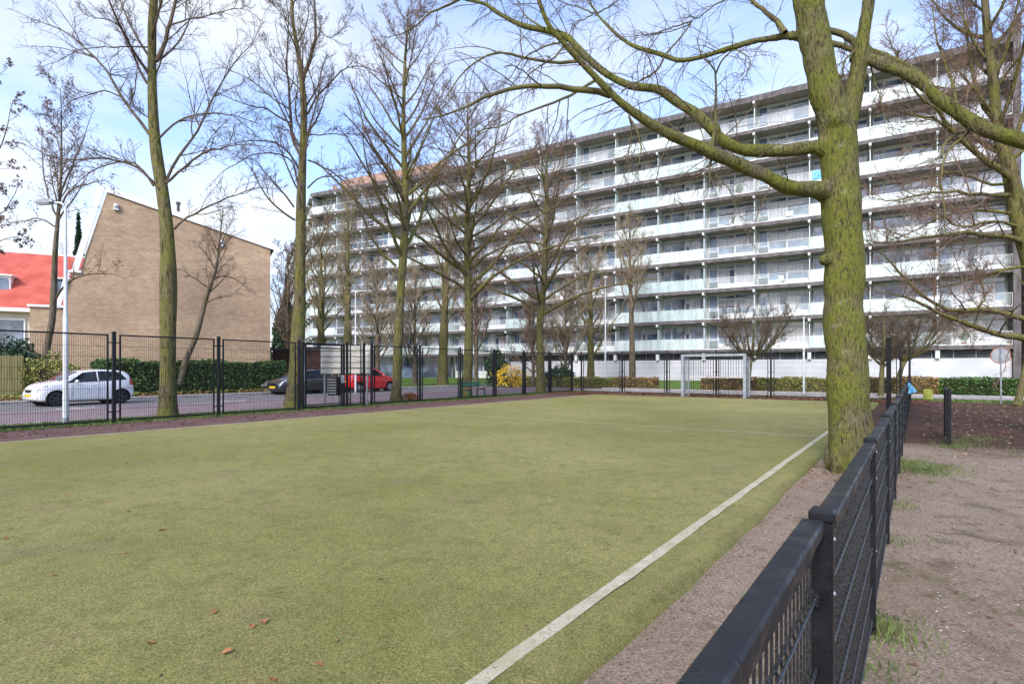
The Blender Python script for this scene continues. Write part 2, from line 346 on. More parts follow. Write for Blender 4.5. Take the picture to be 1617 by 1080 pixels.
def sheet(name, s0, s1, t0, t1, dz, mat, step=2.0, wav=0, kind='structure'):
    ns = max(1, int((s1-s0)/step)); ntt = max(1, int((t1-t0)/step)); V = []; Q = []
    for i in range(ns+1):
        for j in range(ntt+1):
            s = s0+(s1-s0)*i/ns; t = t0+(t1-t0)*j/ntt
            if wav:
                if i in (0, ns): s += wav*math.sin(t*1.7+i)*math.sin(t*.63)
                if j in (0, ntt): t += wav*math.sin(s*1.5+j)*math.sin(s*.71)
            p = ST(s, t); V.append((p.x, p.y, H(t)+dz))
    for i in range(ns):
        for j in range(ntt):
            a = i*(ntt+1)+j; Q.append((a, a+1+ntt, a+2+ntt, a+1))
    o = link_obj(name, np_mesh(name, V, Q), mat); tag(o, kind=kind); return o

# ------------------------------------------------------------------ ground
V = []; Q = []
gs = [-900, -300, -120]+[x*6 for x in range(-12, 13)]+[120, 300, 900]; gt = [-300, -60]+[x*3 for x in range(-6, 40)]+[150, 300, 900]
for s in gs:
    for t_ in gt:
        p = ST(s, t_); V.append((p.x, p.y, H(t_)-.012))
for i in range(len(gs)-1):
    for j in range(len(gt)-1):
        a = i*len(gt)+j; Q.append((a, a+len(gt), a+len(gt)+1, a+1))
tag(link_obj('ground', np_mesh('ground', V, Q), 'grass'), kind='structure')
sheet('dirt_path', -1.55, 45, -12, 32.3, -.004, 'earth', 1.5, .05)
sheet('leaf_litter_strip', -17.9, 1.2, 28.3, 32.6, .002, 'red_litter', 1, .1)
sheet('bare_verge', -18.4, -14.3, -12, 28.5, -.002, 'litter', 1, .1)
sheet('grass_verge', -19.5, -17.75, -30, 33.9, .008, 'grass', 1.2, .09)
sheet('street', -26.0, -19.6, -60, 46, -.006, 'pavers', 3)
sheet('street_parking', -30.8, -26.0, -60, 46, -.006, 'asphalt', 3)
sheet('cross_path', -19.6, 60, 34.3, 38.2, .004, 'paving_slabs', 2)
sheet('pavement', -32.4, -30.95, -60, 46, .09, 'paving_slabs', 3)
sheet('planting_bed', -35.6, -32.4, -60, 24, .06, 'rough_ground', 1.5, .12)
mb = MB()
for a in range(-40, 46, 1):
    p = lambda q: ST(q[0], q[1], q[2])
    mb.box(-30.95, -30.8, a+.004, a+.996, -.05, .115+H(a), p, .012)
tag(mb.obj('kerb', 'kerb'), kind='structure')
mb = MB()
for a in range(-30, 34, 1): mb.box(-19.72, -19.6, a+.004, a+.996, -.05, .03, p, .008)
tag(mb.obj('kerb', 'kerb'), kind='structure')
mb = MB()
for a in range(-19, 60, 1): mb.box(a+.004, a+.996, 34.15, 34.3, -.05, .05, p, .01); mb.box(a+.004, a+.996, 38.2, 38.35, -.05, .10, p, .01)
tag(mb.obj('kerb', 'kerb'), kind='structure')
mb = MB(); mb.box(-26.06, -25.94, 7.4, 8.6, -.01, .0, p); mb.box(-26.06, -25.94, 13.5, 14.7, -.01, .0, p); mb.box(-26.06, -25.94, 19.5, 20.7, -.01, .0, p)
tag(mb.obj('road_marking', 'white_paint'), kind='structure')

# artificial turf with a rounded, slightly wavy raised edge
s0, s1, t0, t1 = -14.62, -1.27, -9, 28.6
prof = [(-.0, -.02), (.015, .03), (.05, .058), (.12, .073), (.4, .078)]
def wv(x, k): return .018*math.sin(x*.9+k)+.010*math.sin(x*2.3+k*2)+.008*math.sin(x*6.1+k)
V = []; Q = []
def turf_pt(u, v, a, b):   # u, v distances in from the right/left (a) and front/back (b)
    return 0
ss_ = [(s0+d, z) for d, z in prof]+[(s0+.4+(s1-s0-.8)*i/14, .078) for i in range(1, 14)]+[(s1-d, z) for d, z in reversed(prof)]
tt_ = [(t0+(t1-.4-t0)*i/110, .078) for i in range(111)]+[(t1-d, z) for d, z in reversed(prof[:-1])]
for i, (s, zs) in enumerate(ss_):
    for j, (t_, zt) in enumerate(tt_):
        fl = max(0, 1-(s-s0)/.5); fr = max(0, 1-(s1-s)/.5); fb = max(0, 1-(t1-t_)/.5)
        p = ST(s+fl*wv(t_, 1)+fr*wv(t_, 3), t_+fb*wv(s, 5), min(zs, zt)+fr*.012*math.sin(t_*3.1)*(zs > .05)); V.append(p)
nT = len(tt_)
for i in range(len(ss_)-1):
    for j in range(nT-1): a = i*nT+j; Q.append((a, a+nT, a+nT+1, a+1))
tag(link_obj('sports_turf', np_mesh('turf', [tuple(v) for v in V], Q, True), 'turf'), kind='structure')
TZ = .082
def strip(name, a, b, wd, z):
    a = Vector(a); b = Vector(b); d = (b-a); n = int(d.length/.25); dn = Vector((-d.y, d.x)).normalized(); V = []; Q = []
    for i in range(n+1):
        q = a+d*i/n; j1 = RNG.uniform(-.006, .006); j2 = RNG.uniform(-.006, .006)
        for sg, jj in ((-1, j1), (1, j2)):
            e = q+dn*sg*(wd/2+jj); P = ST(e.x, e.y, z); V.append(tuple(P))
    for i in range(n): Q.append((2*i, 2*i+1, 2*i+3, 2*i+2))
    tag(link_obj(name, np_mesh(name, V, Q), 'turf_line'), kind='structure')
strip('turf_marking', (-1.62, -8.9), (-1.62, 27.9), .088, TZ)
strip('turf_marking', (-14.37, -8.9), (-14.37, 27.9), .10, TZ)
strip('turf_marking', (-14.31, 13.4), (-1.68, 13.4), .075, TZ)
strip('turf_marking', (-14.31, 27.85), (-1.68, 27.85), .075, TZ)

# ------------------------------------------------------------------ low fence beside the camera
lf = thing('low_fence', 'low black bar mesh fence running away along the right side of the turf', 'fence', ST(-.212, 1.794), RZD)
def low_post_mesh():
    m = MB(); m.box(-.027, .027, -.027, .027, 0, 1.082, bev=.005); m.box(-.033, .033, -.033, .033, 1.076, 1.110, bev=.007); return m
post0 = low_post_mesh().obj('post', 'black_metal', lf)
for z in (1.03, .88, .47, .12):
    m = MB(); m.sphere((0, -.028 if z < 1 else -.028, z), .0065, 8, 6, (1, .7, 1)); m.obj('bolt', 'galv', post0)
m = MB(); m.box(.034, 1.986, -.029, .029, 1.046, 1.086, bev=.006); m.box(.038, 1.982, -.012, .012, 1.0, 1.040)
rail0 = m.obj('rail', 'wet_rail', lf)
m = MB()
for i in range(38):
    x = .085+i*.05; m.tube([(x, 0, .035), (x, 0, 1.005)], .0034, 6)
for z in (.075, .275, .475, .675, .875):
    for y in (-.0085, .0085): m.tube([(.03, y, z), (1.99, y, z)], .0046, 8)
for z in (.075, .475, .875):
    for x in (.04, 1.98): m.box(x-.018, x+.018, -.016, .016, z-.02, z+.02)
mesh0 = m.obj('bar_mesh', 'wet_wire', lf)
for k in range(-1, 16):
    if k == 0: continue
    c = copy_tree(post0, lf); c.location = (2.02*k, 0, 0)
    if k < 15:
        for q in (rail0, mesh0):
            c = copy_tree(q, lf); c.location = (2.02*k, -.0 if k > 0 else .02, 0)
# short piece of the same fence standing alone to the right
sf = thing('fence_piece', 'short lone piece of black mesh fence on the bare earth, seen end on', 'fence', ST(.53, 14.0), RZD)
for x in (0, 2.02): c = copy_tree(post0, sf); c.location = (x, 0, 0)
for q in (rail0, mesh0): c = copy_tree(q, sf); c.location = (0, 0, 0)

# ------------------------------------------------------------------ tall ball court fence
def tall_panel(L, h0=.06, h1=2.44):
    f = MB(); a, b = .13, L-.13
    f.box(a, a+.04, -.02, .02, h0, h1); f.box(b-.04, b, -.02, .02, h0, h1); f.box(a+.04, b-.04, -.02, .02, h1-.04, h1); f.box(a+.04, b-.04, -.02, .02, h0, h0+.04)
    for z in (.3, 1.3, 2.2): f.box(.03, a, -.008, .008, z, z+.03); f.box(b, L-.03, -.008, .008, z, z+.03)
    m = MB(); n = int(round((b-a-.08)/.05))
    for i in range(1, n):
        x = a+.04+(b-a-.08)*i/n; m.tube([(x, 0, h0+.04), (x, 0, h1-.04)], .0038, 4, False)
    for i in range(1, 8):
        z = h0+.04+(h1-h0-.08)*i/8
        for y in (-.008, .008): m.tube([(a+.04, y, z), (b-.04, y, z)], .005, 4, False)
    return f, m
def tall_post_mesh(h=2.52, w=.042):
    m = MB(); m.box(-w, w, -w, w, 0, h, bev=.006); return m
panels = {}
def tall_run(root, xs, gaps=(), posts=True):
    for i, x in enumerate(xs):
        if not hasattr(tall_run, 'p'):
            tall_run.p = tall_post_mesh().obj('post', 'black_metal', root); tall_run.p.location = (x, 0, 0)
        else: c = tall_run.p.copy(); COL.objects.link(c); c.parent = root; c.location = (x, 0, 0)
        if i+1 < len(xs) and i not in gaps:
            L = round(xs[i+1]-x, 2)
            if L not in panels:
                f, m = tall_panel(L); a = f.obj('panel', 'black_metal', root); b = m.obj('bar_mesh', 'black_metal', a); a.location = (x, 0, 0); panels[L] = a
            else:
                a = copy_tree(panels[L], root); a.location = (x, 0, 0)
tf = thing('ball_court_fence', 'tall black mesh fence of framed panels between the turf and the street', 'fence', ST(-18, 0), RZD)
tall_run(tf, [-7.99, -5.11, -2.23, .65, 3.53, 6.41, 9.29, 12.17, 14.28, 15.1], (7,))
tf2 = thing('ball_court_fence', 'tall black mesh fence from the gate to the far left corner of the court', 'fence', ST(-18, 0), RZD)
tall_run(tf2, [15.5, 18.25, 21.0, 23.75, 26.5, 29.25, 32.0])
bf = thing('ball_court_fence', 'tall black mesh fence across the far end behind the goal', 'fence', ST(-18, 32.12), RZD-R(90))
tall_run(bf, [.6, 3.4, 6.2, 9.0, 11.8, 14.6, 17.4])
gt = thing('gate', 'black mesh gate with a heavy frame in the tall left fence', 'gate', ST(-18, 12.17), RZD)
m = MB()
for a, b in ((.12, .19), (1.92, 1.99)): m.box(a, b, -.035, .035, .0 if a < 1 else .05, 2.44)
m.box(.19, 1.92, -.03, .03, 2.36, 2.44); m.box(.19, 1.92, -.03, .03, .07, .13)
m.box(.24, .29, -.022, .022, .13, 2.36); m.box(1.82, 1.87, -.022, .022, .13, 2.36); m.box(.29, 1.82, -.022, .022, 2.24, 2.29); m.box(.29, 1.82, -.022, .022, .16, .20)
m.obj('frame', 'black_metal', gt)
m = MB()
for i in range(30): x = .32+i*.051; m.tube([(x, 0, .2), (x, 0, 2.24)], .0038, 4, False)
for i in range(1, 8): z = .2+2.04*i/8; m.tube([(.29, .009, z), (1.82, .009, z)], .005, 4, False); m.tube([(.29, -.009, z), (1.82, -.009, z)], .005, 4, False)
m.obj('bar_mesh', 'black_metal', gt)
m = MB(); m.box(1.80, 1.95, -.045, -.036, .95, 1.25, bev=.002); m.tube([(1.84, -.04, 1.1), (1.84, -.1, 1.1), (1.72, -.1, 1.1)], .01, 6); m.obj('lock', 'galv', gt)
tp = thing('fence_post', 'lone tall thick black post behind the low fence, right of the big tree', 'post', ST(-.7, 21.3), RZD)
m = MB(); m.box(-.065, .065, -.065, .065, 0, 2.42, bev=.008); m.obj('shaft', 'black_metal', tp); m = MB(); m.box(-.075, .075, -.075, .075, 2.42, 2.46, bev=.008); m.obj('cap', 'plastic_black', tp)
for dt, lab in ((31.6, 'slim tall black corner post of the court, nearer one of the pair'), (32.55, 'slim tall black corner post of the court, farther one of the pair')):
    q = thing('fence_post', lab, 'post', ST(-.25, dt), RZD); m = MB(); m.box(-.04, .04, -.04, .04, 0, 2.5, bev=.006); m.obj('shaft', 'black_metal', q); m = MB(); m.box(-.046, .046, -.046, .046, 2.5, 2.53); m.obj('cap', 'plastic_black', q)

# ------------------------------------------------------------------ goal
gl = thing('football_goal', 'grey steel football goal with a barred back on the far end of the turf', 'goal', ST(-10.0, 29.55, 0), RZD-R(90))
m = MB(); m.box(-.075, .075, -.075, .075, 0, 2.12, bev=.01); gp = m.obj('goal_post', 'goal_grey', gl)
c = gp.copy(); COL.objects.link(c); c.parent = gl; c.location = (3.1, 0, 0)
m = MB(); m.box(-.075, 3.175, -.075, .075, 2.12, 2.24, bev=.01); m.obj('crossbar', 'goal_grey', gl)
for x in (0.0, 3.1):
    m = MB(); m.box(x-.03, x+.03, .075, 1.0, 2.02, 2.08); m.box(x-.03, x+.03, .075, 1.0, .02, .08); m.box(x-.03, x+.03, .94, 1.0, .08, 2.02)
    for i in range(6): m.tube([(x, .2+i*.13, .08), (x, .2+i*.13, 2.02)], .010, 5, False)
    m.obj('side_frame', 'galv', gl)
m = MB()
for i in range(23): m.tube([(.13+i*.129, .97, .05), (.13+i*.129, .97, 2.05)], .012, 5, False)
m.box(.03, 3.07, .95, .99, 2.03, 2.08); m.box(.03, 3.07, .95, .99, .02, .06); m.obj('back_bars', 'black_metal', gl)
m = MB(); m.box(.03, 3.07, .915, .945, 1.02, 1.07); m.obj('cross_rail', 'slat_grey', gl)

# ------------------------------------------------------------------ street furniture
def lamp(name, label, loc, h, arm, ang, head=True, r0=.064, group=None):
    q = thing(name, label, 'street lamp', loc, ang)
    m = MB(); m.tube([(0, 0, 0), (0, 0, .75), (0, 0, .8), (0, 0, 2.9), (0, 0, 3.0), (0, 0, h)], [r0*1.08, r0*1.08, r0, r0*.95, r0*.72, r0*.5], 14); m.obj('pole', 'pole_white', q)
    m = MB(); m.tube([(0, 0, 0), (0, 0, .16)], [r0*1.35, r0*1.2], 14); m.obj('base_collar', 'galv', q)
    if arm: m = MB(); m.tube([(0, 0, h-.1), (.04, 0, h+.03), (.15, 0, h+.1), (arm, 0, h+.13)], [.03, .028, .025, .022], 8); m.obj('arm', 'pole_white', q)
    if head:
        m = MB(); x = arm
        m.prism([(x-.12, -.03), (x-.05, .05), (x+.15, .08), (x+.42, .05), (x+.5, .0), (x+.45, -.04), (x, -.055)], -.09, .09, lambda p: (p[0], p[2], h+.15+p[1])); hd = m.obj('lamp_head', 'galv', q, bevel=.015)
        m = MB(); m.box(x+.02, x+.42, -.07, .07, h+.075, h+.1, bev=.01); m.obj('lens', 'slab_white', hd)
    return q
lamp('street_lamp', 'white street lamp with one flat head on the verge, in front of the white car', ST(-19.02, 5.62), 5.95, .45, math.pi-.15)
lamp('street_lamp', 'slim pale street lamp with a short bent arm, far down the street behind the gate', (-9.3, 33.8, 0), 6.0, .62, .1, False, .06)
lamp('street_lamp', 'thin white lamp column in front of the flats, right of the middle trees', (7.42, 45.2, 0), 8.6, 0, 0, False, .085)
for c in list(bpy.data.objects):
    if c.get('label', '').startswith('thin white lamp'):
        m = MB(); m.sphere((0, 0, 8.72), .17, 12, 8, (1, 1, .7)); m.obj('lamp_head', 'slab_white', c)
q = lamp('street_lamp', 'short white light column behind the far fence, between goal and big tree', (15.55, 30.3, 0), 4.3, 0, 0, False, .055)
m = MB(); m.sphere((0, 0, 4.38), .13, 12, 8, (1, 1, .8)); m.obj('lamp_head', 'slab_white', q)
# grey pole with blue label left of the gate
q = thing('sign_pole', 'grey pole with a pale blue label by the trunk left of the gate', 'pole', W(480, 640, 23.2)*1); q.location.z = 0
m = MB(); m.tube([(0, 0, 0), (0, 0, 2.35)], .05, 12); m.obj('pole', 'galv', q)
m = MB(); m.tube([(0, 0, 1.0), (0, 0, 1.62)], .085, 14); m.obj('blue_label', 'pale_blue_label', q)
# weathered slatted board and the bin under it
q = thing('notice_board', 'weathered grey slatted board on thin posts behind the gate', 'board', (-7.45, 23.6, 0), R(-14))
q.location = (-6.85, 23.4, 0)
m = MB()
for i in range(5): m.box(-1.12, 1.15, -.03, .03, 1.30+i*.235, 1.30+i*.235+.20, lambda p: (p[0], p[1]-.035*((p[2]*100 % 23.5)/23.5), p[2]))
bd = m.obj('slat_board', 'slat_grey', q)
m = MB()
for i in range(5): m.box(-1.12, 1.15, .0, .02, 1.30+i*.235-.038, 1.30+i*.235+.003)
m.obj('gap_strip', 'mossy', bd)
for x in (-1.0, -.34, .95):
    m = MB(); m.box(x-.03, x+.03, .035, .095, 0, 2.50); m.obj('post', 'galv', q)
q = thing('litter_bin', 'dark mesh litter bin hung on a pair of grey posts below the slatted board', 'litter bin', (-7.15, 22.9, 0), R(-20))
m = MB(); m.box(-.22, .22, -.17, .17, .42, 1.18, bev=.02)
m.obj('bin_body', 'plastic_black', q)
for x in (-.26, .18): m = MB(); m.box(x-.02, x+.02, .175, .215, 0, 1.25); m.obj('leg', 'galv', q)
m = MB()
for i in range(6): m.box(-.225, .225, -.176, -.171, .5+i*.11, .53+i*.11)
m.obj('ribs', 'galv', q)
# bench
q = thing('bench', 'green park bench with a reddish seat on the verge behind the tall fence', 'bench', ST(-18.75, 22.9), RZD)
for x in (-.62, .62):
    m = MB(); m.box(x-.03, x+.03, -.28, -.22, 0, .42); m.box(x-.03, x+.03, .20, .26, 0, .85); m.box(x-.03, x+.03, -.28, .22, .40, .45); m.tube([(x, -.28, .66), (x, .2, .66)], .02, 6); m.tube([(x, -.26, .43), (x, -.26, .66)], .018, 6); m.obj('bench_frame', 'green_paint', q)
m = MB(); [m.box(-.75, .75, -.29+i*.13, -.18+i*.13, .452, .485, bev=.006) for i in range(4)]; m.obj('seat', 'rust_wood', q)
m = MB(); [m.box(-.75, .75, .165, .197, .56+i*.13, .66+i*.13, bev=.006) for i in range(2)]; m.obj('backrest', 'green_paint', q)
# round traffic sign from behind
q = thing('traffic_sign', 'round road sign seen from behind on a thin grey pole', 'road sign', (21.05, 24.5, 0), R(-25))
m = MB(); m.tube([(0, -.035, 0), (0, -.035, 2.42)], .03, 10); m.obj('pole', 'galv', q)
m = MB(); m.tube([(0, 0, 2.06), (0, .012, 2.06)], .325, 36, True, False); dsk = m.obj('disc', 'goal_grey', q)
m = MB()
for i in range(36):
    a, b = 2*math.pi*i/36, 2*math.pi*(i+1)/36
    V4 = [(r*math.cos(x), y, 2.06+r*math.sin(x)) for y in (-.006, .02) for x in (a, b) for r in (.325, .355)]
    m.add(V4, [(0, 1, 3, 2), (4, 6, 7, 5), (1, 5, 7, 3), (0, 2, 6, 4)])
m.obj('rim', 'rust_wood', dsk)
# mossy bollard
q = thing('bollard', 'short square mossy wooden bollard on the grass behind the mulch', 'bollard', (19.6, 26.8, 0), R(10))
m = MB(); m.box(-.14, .14, -.14, .14, 0, .46, bev=.02); m.obj('shaft', 'mossy', q); m = MB(); m.prism([(-.14, 0), (.14, 0), (0, .08)], -.14, .14, lambda p: (p[0], p[2], .46+p[1])); m.obj('top', 'mossy', q)
# blue plastic bag tied on the fence
V = []; rr = random.Random(3)
m = MB(); n1, n2 = 10, 8
for i in range(n1+1):
    for j in range(n2+1):
        f = i/n1; g = j/n2; V.append((.02+f*.36*(.25+.75*g)-.02*math.sin(9*g), .04*math.sin(6*f+4*g)+.015*rr.uniform(-1, 1)-.05, 1.16-.48*g+.12*f*(g-.3)))
m.add(V, [(i*(n2+1)+j, i*(n2+1)+j+1, (i+1)*(n2+1)+j+1, (i+1)*(n2+1)+j) for i in range(n1) for j in range(n2)], True)
q = m.obj('plastic_bag', 'blue_sheet'); q.location = ST(-.18, 17.9); q.scale = (.55, .55, .62); q.location.z = .42; q.rotation_euler = (0, 0, -.5); tag(q, 'blue plastic sheet caught on the far end of the low fence', 'bag')
q.modifiers.new('thick', 'SOLIDIFY').thickness = .006

# ------------------------------------------------------------------ the flats
UB = math.atan2(-.533, .846)
B0 = Vector((25.0, 48.7, 0))
bl = thing('apartment_building', 'long nine storey block of flats with white balconies behind the court', 'building', B0, UB)
BAY = 4.4; UR = 13.6; Z = [3.2+2.8*k for k in range(9)]; types = 'GPPGGPPGGPGGP'
XL = UR-12*BAY
ident = lambda p: p
cl = NT('clear_panel'); cl.out((.70, .80, .80), .05, spec=.9); cl.b.inputs['Alpha'].default_value = .10
def slab_mb(x0, x1, z, M=ident, roof=False):
    a = MB(); a.box(x0, x1, .03, 1.7, z-.2, z, M); return a
def wavy_fascia(x0, x1, z, M=ident, roof=False):
    a = MB(); n = max(2, int((x1-x0)/.55)); h0, h1 = (z-.26, z+.26) if roof else (z-.25, z+.06)
    V = []
    for i in range(n+1):
        x = x0+(x1-x0)*i/n; d = .02*((i*7) % 3-1)
        V += [M((x, -.045, h0+d)), M((x, -.045, h1)), M((x, .027, h1)), M((x, .027, h0+d))]
    a.add(V, [(i*4+k, i*4+(k+1) % 4, i*4+4+(k+1) % 4, i*4+4+k) for i in range(n) for k in range(4)]+[(0, 3, 2, 1), (n*4, n*4+1, n*4+2, n*4+3)]); return a
def beam_mb(z, x=0, M=ident):
    a = MB(); a.prism([(-.10, z-.44), (.02, z-.50), (.35, z-.44), (1.6, z-.62), (1.6, z-.202), (-.02, z-.202), (-.10, z-.26)], x-.09, x+.09, lambda p: M((p[2], p[0], p[1]))); return a
def unit(kind, seed, M=ident):
    r = random.Random(seed); f = MB(); g = MB()
    def win(x0, x1, z0, z1, dark=None):
        t_ = .045
        f.box(x0, x0+t_, 1.5, 1.58, z0, z1, M); f.box(x1-t_, x1, 1.5, 1.58, z0, z1, M); f.box(x0+t_, x1-t_, 1.5, 1.58, z1-t_, z1, M); f.box(x0+t_, x1-t_, 1.5, 1.58, z0, z0+t_, M)
        c = (r.random() < .42) if dark is None else (not dark)
        g.mi = 1 if c else 0
        zs = z1-t_
        if not c and r.random() < .45:      # a half drawn blind behind the upper part
            zc = z1-t_-(z1-z0)*r.uniform(.2, .5); g.mi = 1; g.box(x0+t_, x1-t_, 1.545, 1.56, zc, zs, M); zs = zc; g.mi = 0
        if c and r.random() < .6:
            xc = x0+t_+(x1-x0-2*t_)*r.uniform(.25, .75); g.box(x0+t_, xc, 1.545, 1.56, z0+t_, zs, M); g.mi = 0; g.box(xc, x1-t_, 1.545, 1.56, z0+t_, zs, M)
        else: g.box(x0+t_, x1-t_, 1.545, 1.56, z0+t_, zs, M)
    if kind == 'P':
        f.box(.12, 4.28, 1.52, 1.6, 2.36, 2.58, M)
        f.box(.98, 4.28, 1.53, 1.6, .02, .90, M)
        win(.2, .95, 1.0, 2.34, True); g.mi = 2; g.box(.2, .95, 1.53, 1.57, .04, .99, M)
        win(1.0, 2.30, .92, 2.34); win(2.34, 2.78, .92, 2.34, True); win(2.82, 4.2, .92, 2.34)
    else:
        f.box(.12, 4.28, 1.52, 1.6, 2.46, 2.58, M)
        f.box(1.0, 4.28, 1.53, 1.6, .02, .62, M)
        win(.18, .95, .95, 2.44, True); g.mi = 2; g.box(.2, .93, 1.53, 1.57, .04, .94, M)
        win(1.0, 2.50, .64, 2.0); win(1.0, 2.50, 2.03, 2.44, True); win(2.54, 4.22, .64, 2.0); win(2.54, 4.22, 2.03, 2.44, True)
    return f, g
WM = ['glass_dark', 'glass_curtain', 'door_dark']
protoW = {}
for kd in 'PG':
    for v in range(7):
        protoW[kd, v] = unit(kd, v*13+ord(kd))
madeW = {}
panel0 = rail_0 = beam0 = part0 = None
rb = random.Random(11)
for k in range(9):
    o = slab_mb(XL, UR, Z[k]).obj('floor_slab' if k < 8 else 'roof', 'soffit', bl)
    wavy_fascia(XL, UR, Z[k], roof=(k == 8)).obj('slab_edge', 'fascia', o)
rf = MB(); rf.box(XL, UR+.3, 1.7, 12, 25.55, 25.62); rf.obj('roof', 'roof_felt', bl)
body = MB(); body.box(XL, UR, 1.62, 12, 3.2, 25.54); body.obj('wall', 'concrete', bl)
for b in range(12):
    x0 = UR-BAY*(b+1)
    for k in range(8):
        kd = types[b]; v = rb.randrange(7)
        if (kd, v) not in madeW:
            f, g = protoW[kd, v]; o = f.obj('window', 'slab_white', bl); g.obj('pane', WM, o); madeW[kd, v] = o
        else: o = copy_tree(madeW[kd, v], bl)
        o.location = (x0, 0, Z[k])
        if kd == 'P':
            if panel0 is None:
                m = MB(); m.box(.02, 2.19, -.02, .02, .07, 1.06); m.box(2.21, 4.38, -.02, .02, .07, 1.06); m.box(.0, 4.4, -.03, .03, 1.062, 1.10); o = m.obj('balcony_panel', 'panel_glass', bl); panel0 = o
            else: o = panel0.copy(); COL.objects.link(o); o.parent = bl
            o.location = (x0, 0, Z[k])
        else:
            if rail_0 is None:
                m = MB()
                m.box(.02, 4.38, -.015, .015, 1.02, 1.05); m.box(.02, 4.38, -.022, .025, .055, .14)
                for i in range(3): m.box(.02+i*2.17, .045+i*2.17, -.012, .012, .16, 1.02)
                o = m.obj('railing', 'slab_white', bl); m = MB()
                for i in range(2): m.box(.10+i*2.17, 2.14+i*2.17, -.004, .004, .2, .98)
                m.obj('glass_infill', 'clear_panel', o); rail_0 = o
            else: o = copy_tree(rail_0, bl)
            o.location = (x0, 0, Z[k])
        if beam0 is None:
            beam0 = beam_mb(2.8).obj('beam', 'slab_white', bl); o = beam0
            m = MB(); m.box(-.03, .03, .25, 1.5, .06, 2.15); part0 = m.obj('partition_screen', 'screen_glass', bl); p_ = part0
        else:
            o = beam0.copy(); COL.objects.link(o); o.parent = bl; p_ = part0.copy(); COL.objects.link(p_); p_.parent = bl
        o.location = (x0, 0, Z[k]); p_.location = (x0, 0, Z[k])
# ground floor under the overhang
m = MB(); m.box(-30.8, UR, .32, .45, -.2, 2.30); 
m.obj('plinth_wall', 'white_wall', bl)
m = MB(); m.box(-30.8, UR, .55, .60, 2.30, 3.0); m.obj('window_strip', 'dark_strip', bl)
for b in range(11):
    m = MB(); x = UR-BAY*b-(.3 if b == 0 else 0); m.box(x-.14, x+.14, .05, .5, 2.302, 2.99); m.obj('short_column', 'slab_white', bl)
m = MB()
for b in range(33): x = UR-.7-b*1.35; m.box(x, x+.04, .52, .545, 2.305, 2.99)
m.obj('strip_frame', 'galv', bl)
m = MB()
for b in range(9):
    x = XL+.4+b*1.4; m.box(x, x+.08, 1.5, 1.6, .3, 3.0); 
    if b % 3 != 1: m.box(x+.1, x+1.38, 1.52, 1.58, .3, 1.2)
m.obj('lobby_frame', 'slab_white', bl)
m = MB(); m.box(XL, -30.82, 1.6, 1.62, .3, 3.0); m.obj('lobby_glass', 'glass_dark', bl)
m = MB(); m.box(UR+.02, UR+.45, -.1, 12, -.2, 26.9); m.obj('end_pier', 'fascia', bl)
# the block bends twice; the far wings
def far_wing(P, dirL, L, cut):
    ex = -dirL; ang = math.atan2(ex.y, ex.x)
    loc = Matrix.Rotation(-UB, 3, 'Z') @ (P-B0); rot = Matrix.Rotation(ang-UB, 3, 'Z')
    def M(p):
        q = rot @ Vector((p[0], p[1], 0)); return (q.x+loc.x, q.y+loc.y, p[2])
    for k in range(9):
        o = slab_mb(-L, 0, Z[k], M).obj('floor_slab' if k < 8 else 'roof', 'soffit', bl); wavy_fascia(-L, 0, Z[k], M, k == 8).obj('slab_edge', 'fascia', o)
    m = MB(); m.box(-L, 0, 1.62, 12, -.2, 25.54, M); m.obj('wall', 'concrete', bl)
    fr = MB(); pn = MB(); bp = MB(); bm = MB()
    n = int(L/BAY)
    for b in range(n):
        x0 = -BAY*(b+1)
        for k in range(8):
            kd = 'PPGG'[b % 4]; Mk = lambda p, x0=x0, k=k: M((p[0]+x0, p[1], p[2]+Z[k]))
            f, g = unit(kd, rb.randrange(999), Mk); fr.add(f.v, f.f); 
            b0 = len(pn.v); pn.v += g.v; pn.f += [tuple(i+b0 for i in q) for q in g.f]; pn.m += g.m; pn.sm += g.sm
            if kd == 'P': bp.box(.02, 4.38, -.02, .02, .07, 1.06, Mk)
            else: bp.box(.02, 4.38, -.02, .02, .055, .16, Mk); bp.box(.02, 4.38, -.02, .02, .98, 1.06, Mk)
            q = beam_mb(2.8, 0, Mk); bm.add(q.v, q.f); bm.box(-.03, .03, .25, 1.5, .06, 2.15, Mk)
    o = fr.obj('window', 'slab_white', bl); o['kind'] = 'stuff'; o = pn.obj('pane', WM, bl); o['kind'] = 'stuff'
    o = bp.obj('balcony_panel', 'panel_glass', bl); o['kind'] = 'stuff'; o = bm.obj('beam', 'slab_white', bl); o['kind'] = 'stuff'
    return M
ub = Vector((.846, -.533, 0))
K0 = B0+ub*(UR-12*BAY)
M2 = far_wing(K0, Vector((-.90, .436, 0)), 22.0, 0)
K1 = K0+Vector((-.90, .436, 0))*22
M3 = far_wing(K1, Vector((-.42, .907, 0)), 61.6, 0)
m = MB(); m.box(-19, -2, 2.5, 9, 25.6, 28.0, M2); ph = m.obj('roof_house', 'brick_pink', bl)
m = MB(); m.box(-1.2, -.6, 3, 3.6, 25.6, 27.6, M3); m.obj('chimney', 'brick_pink', bl)
m = MB(); m.box(-22, -.1, 1.5, 1.6, .3, 3.0, M2); m.obj('lobby_glass', 'glass_dark', bl)
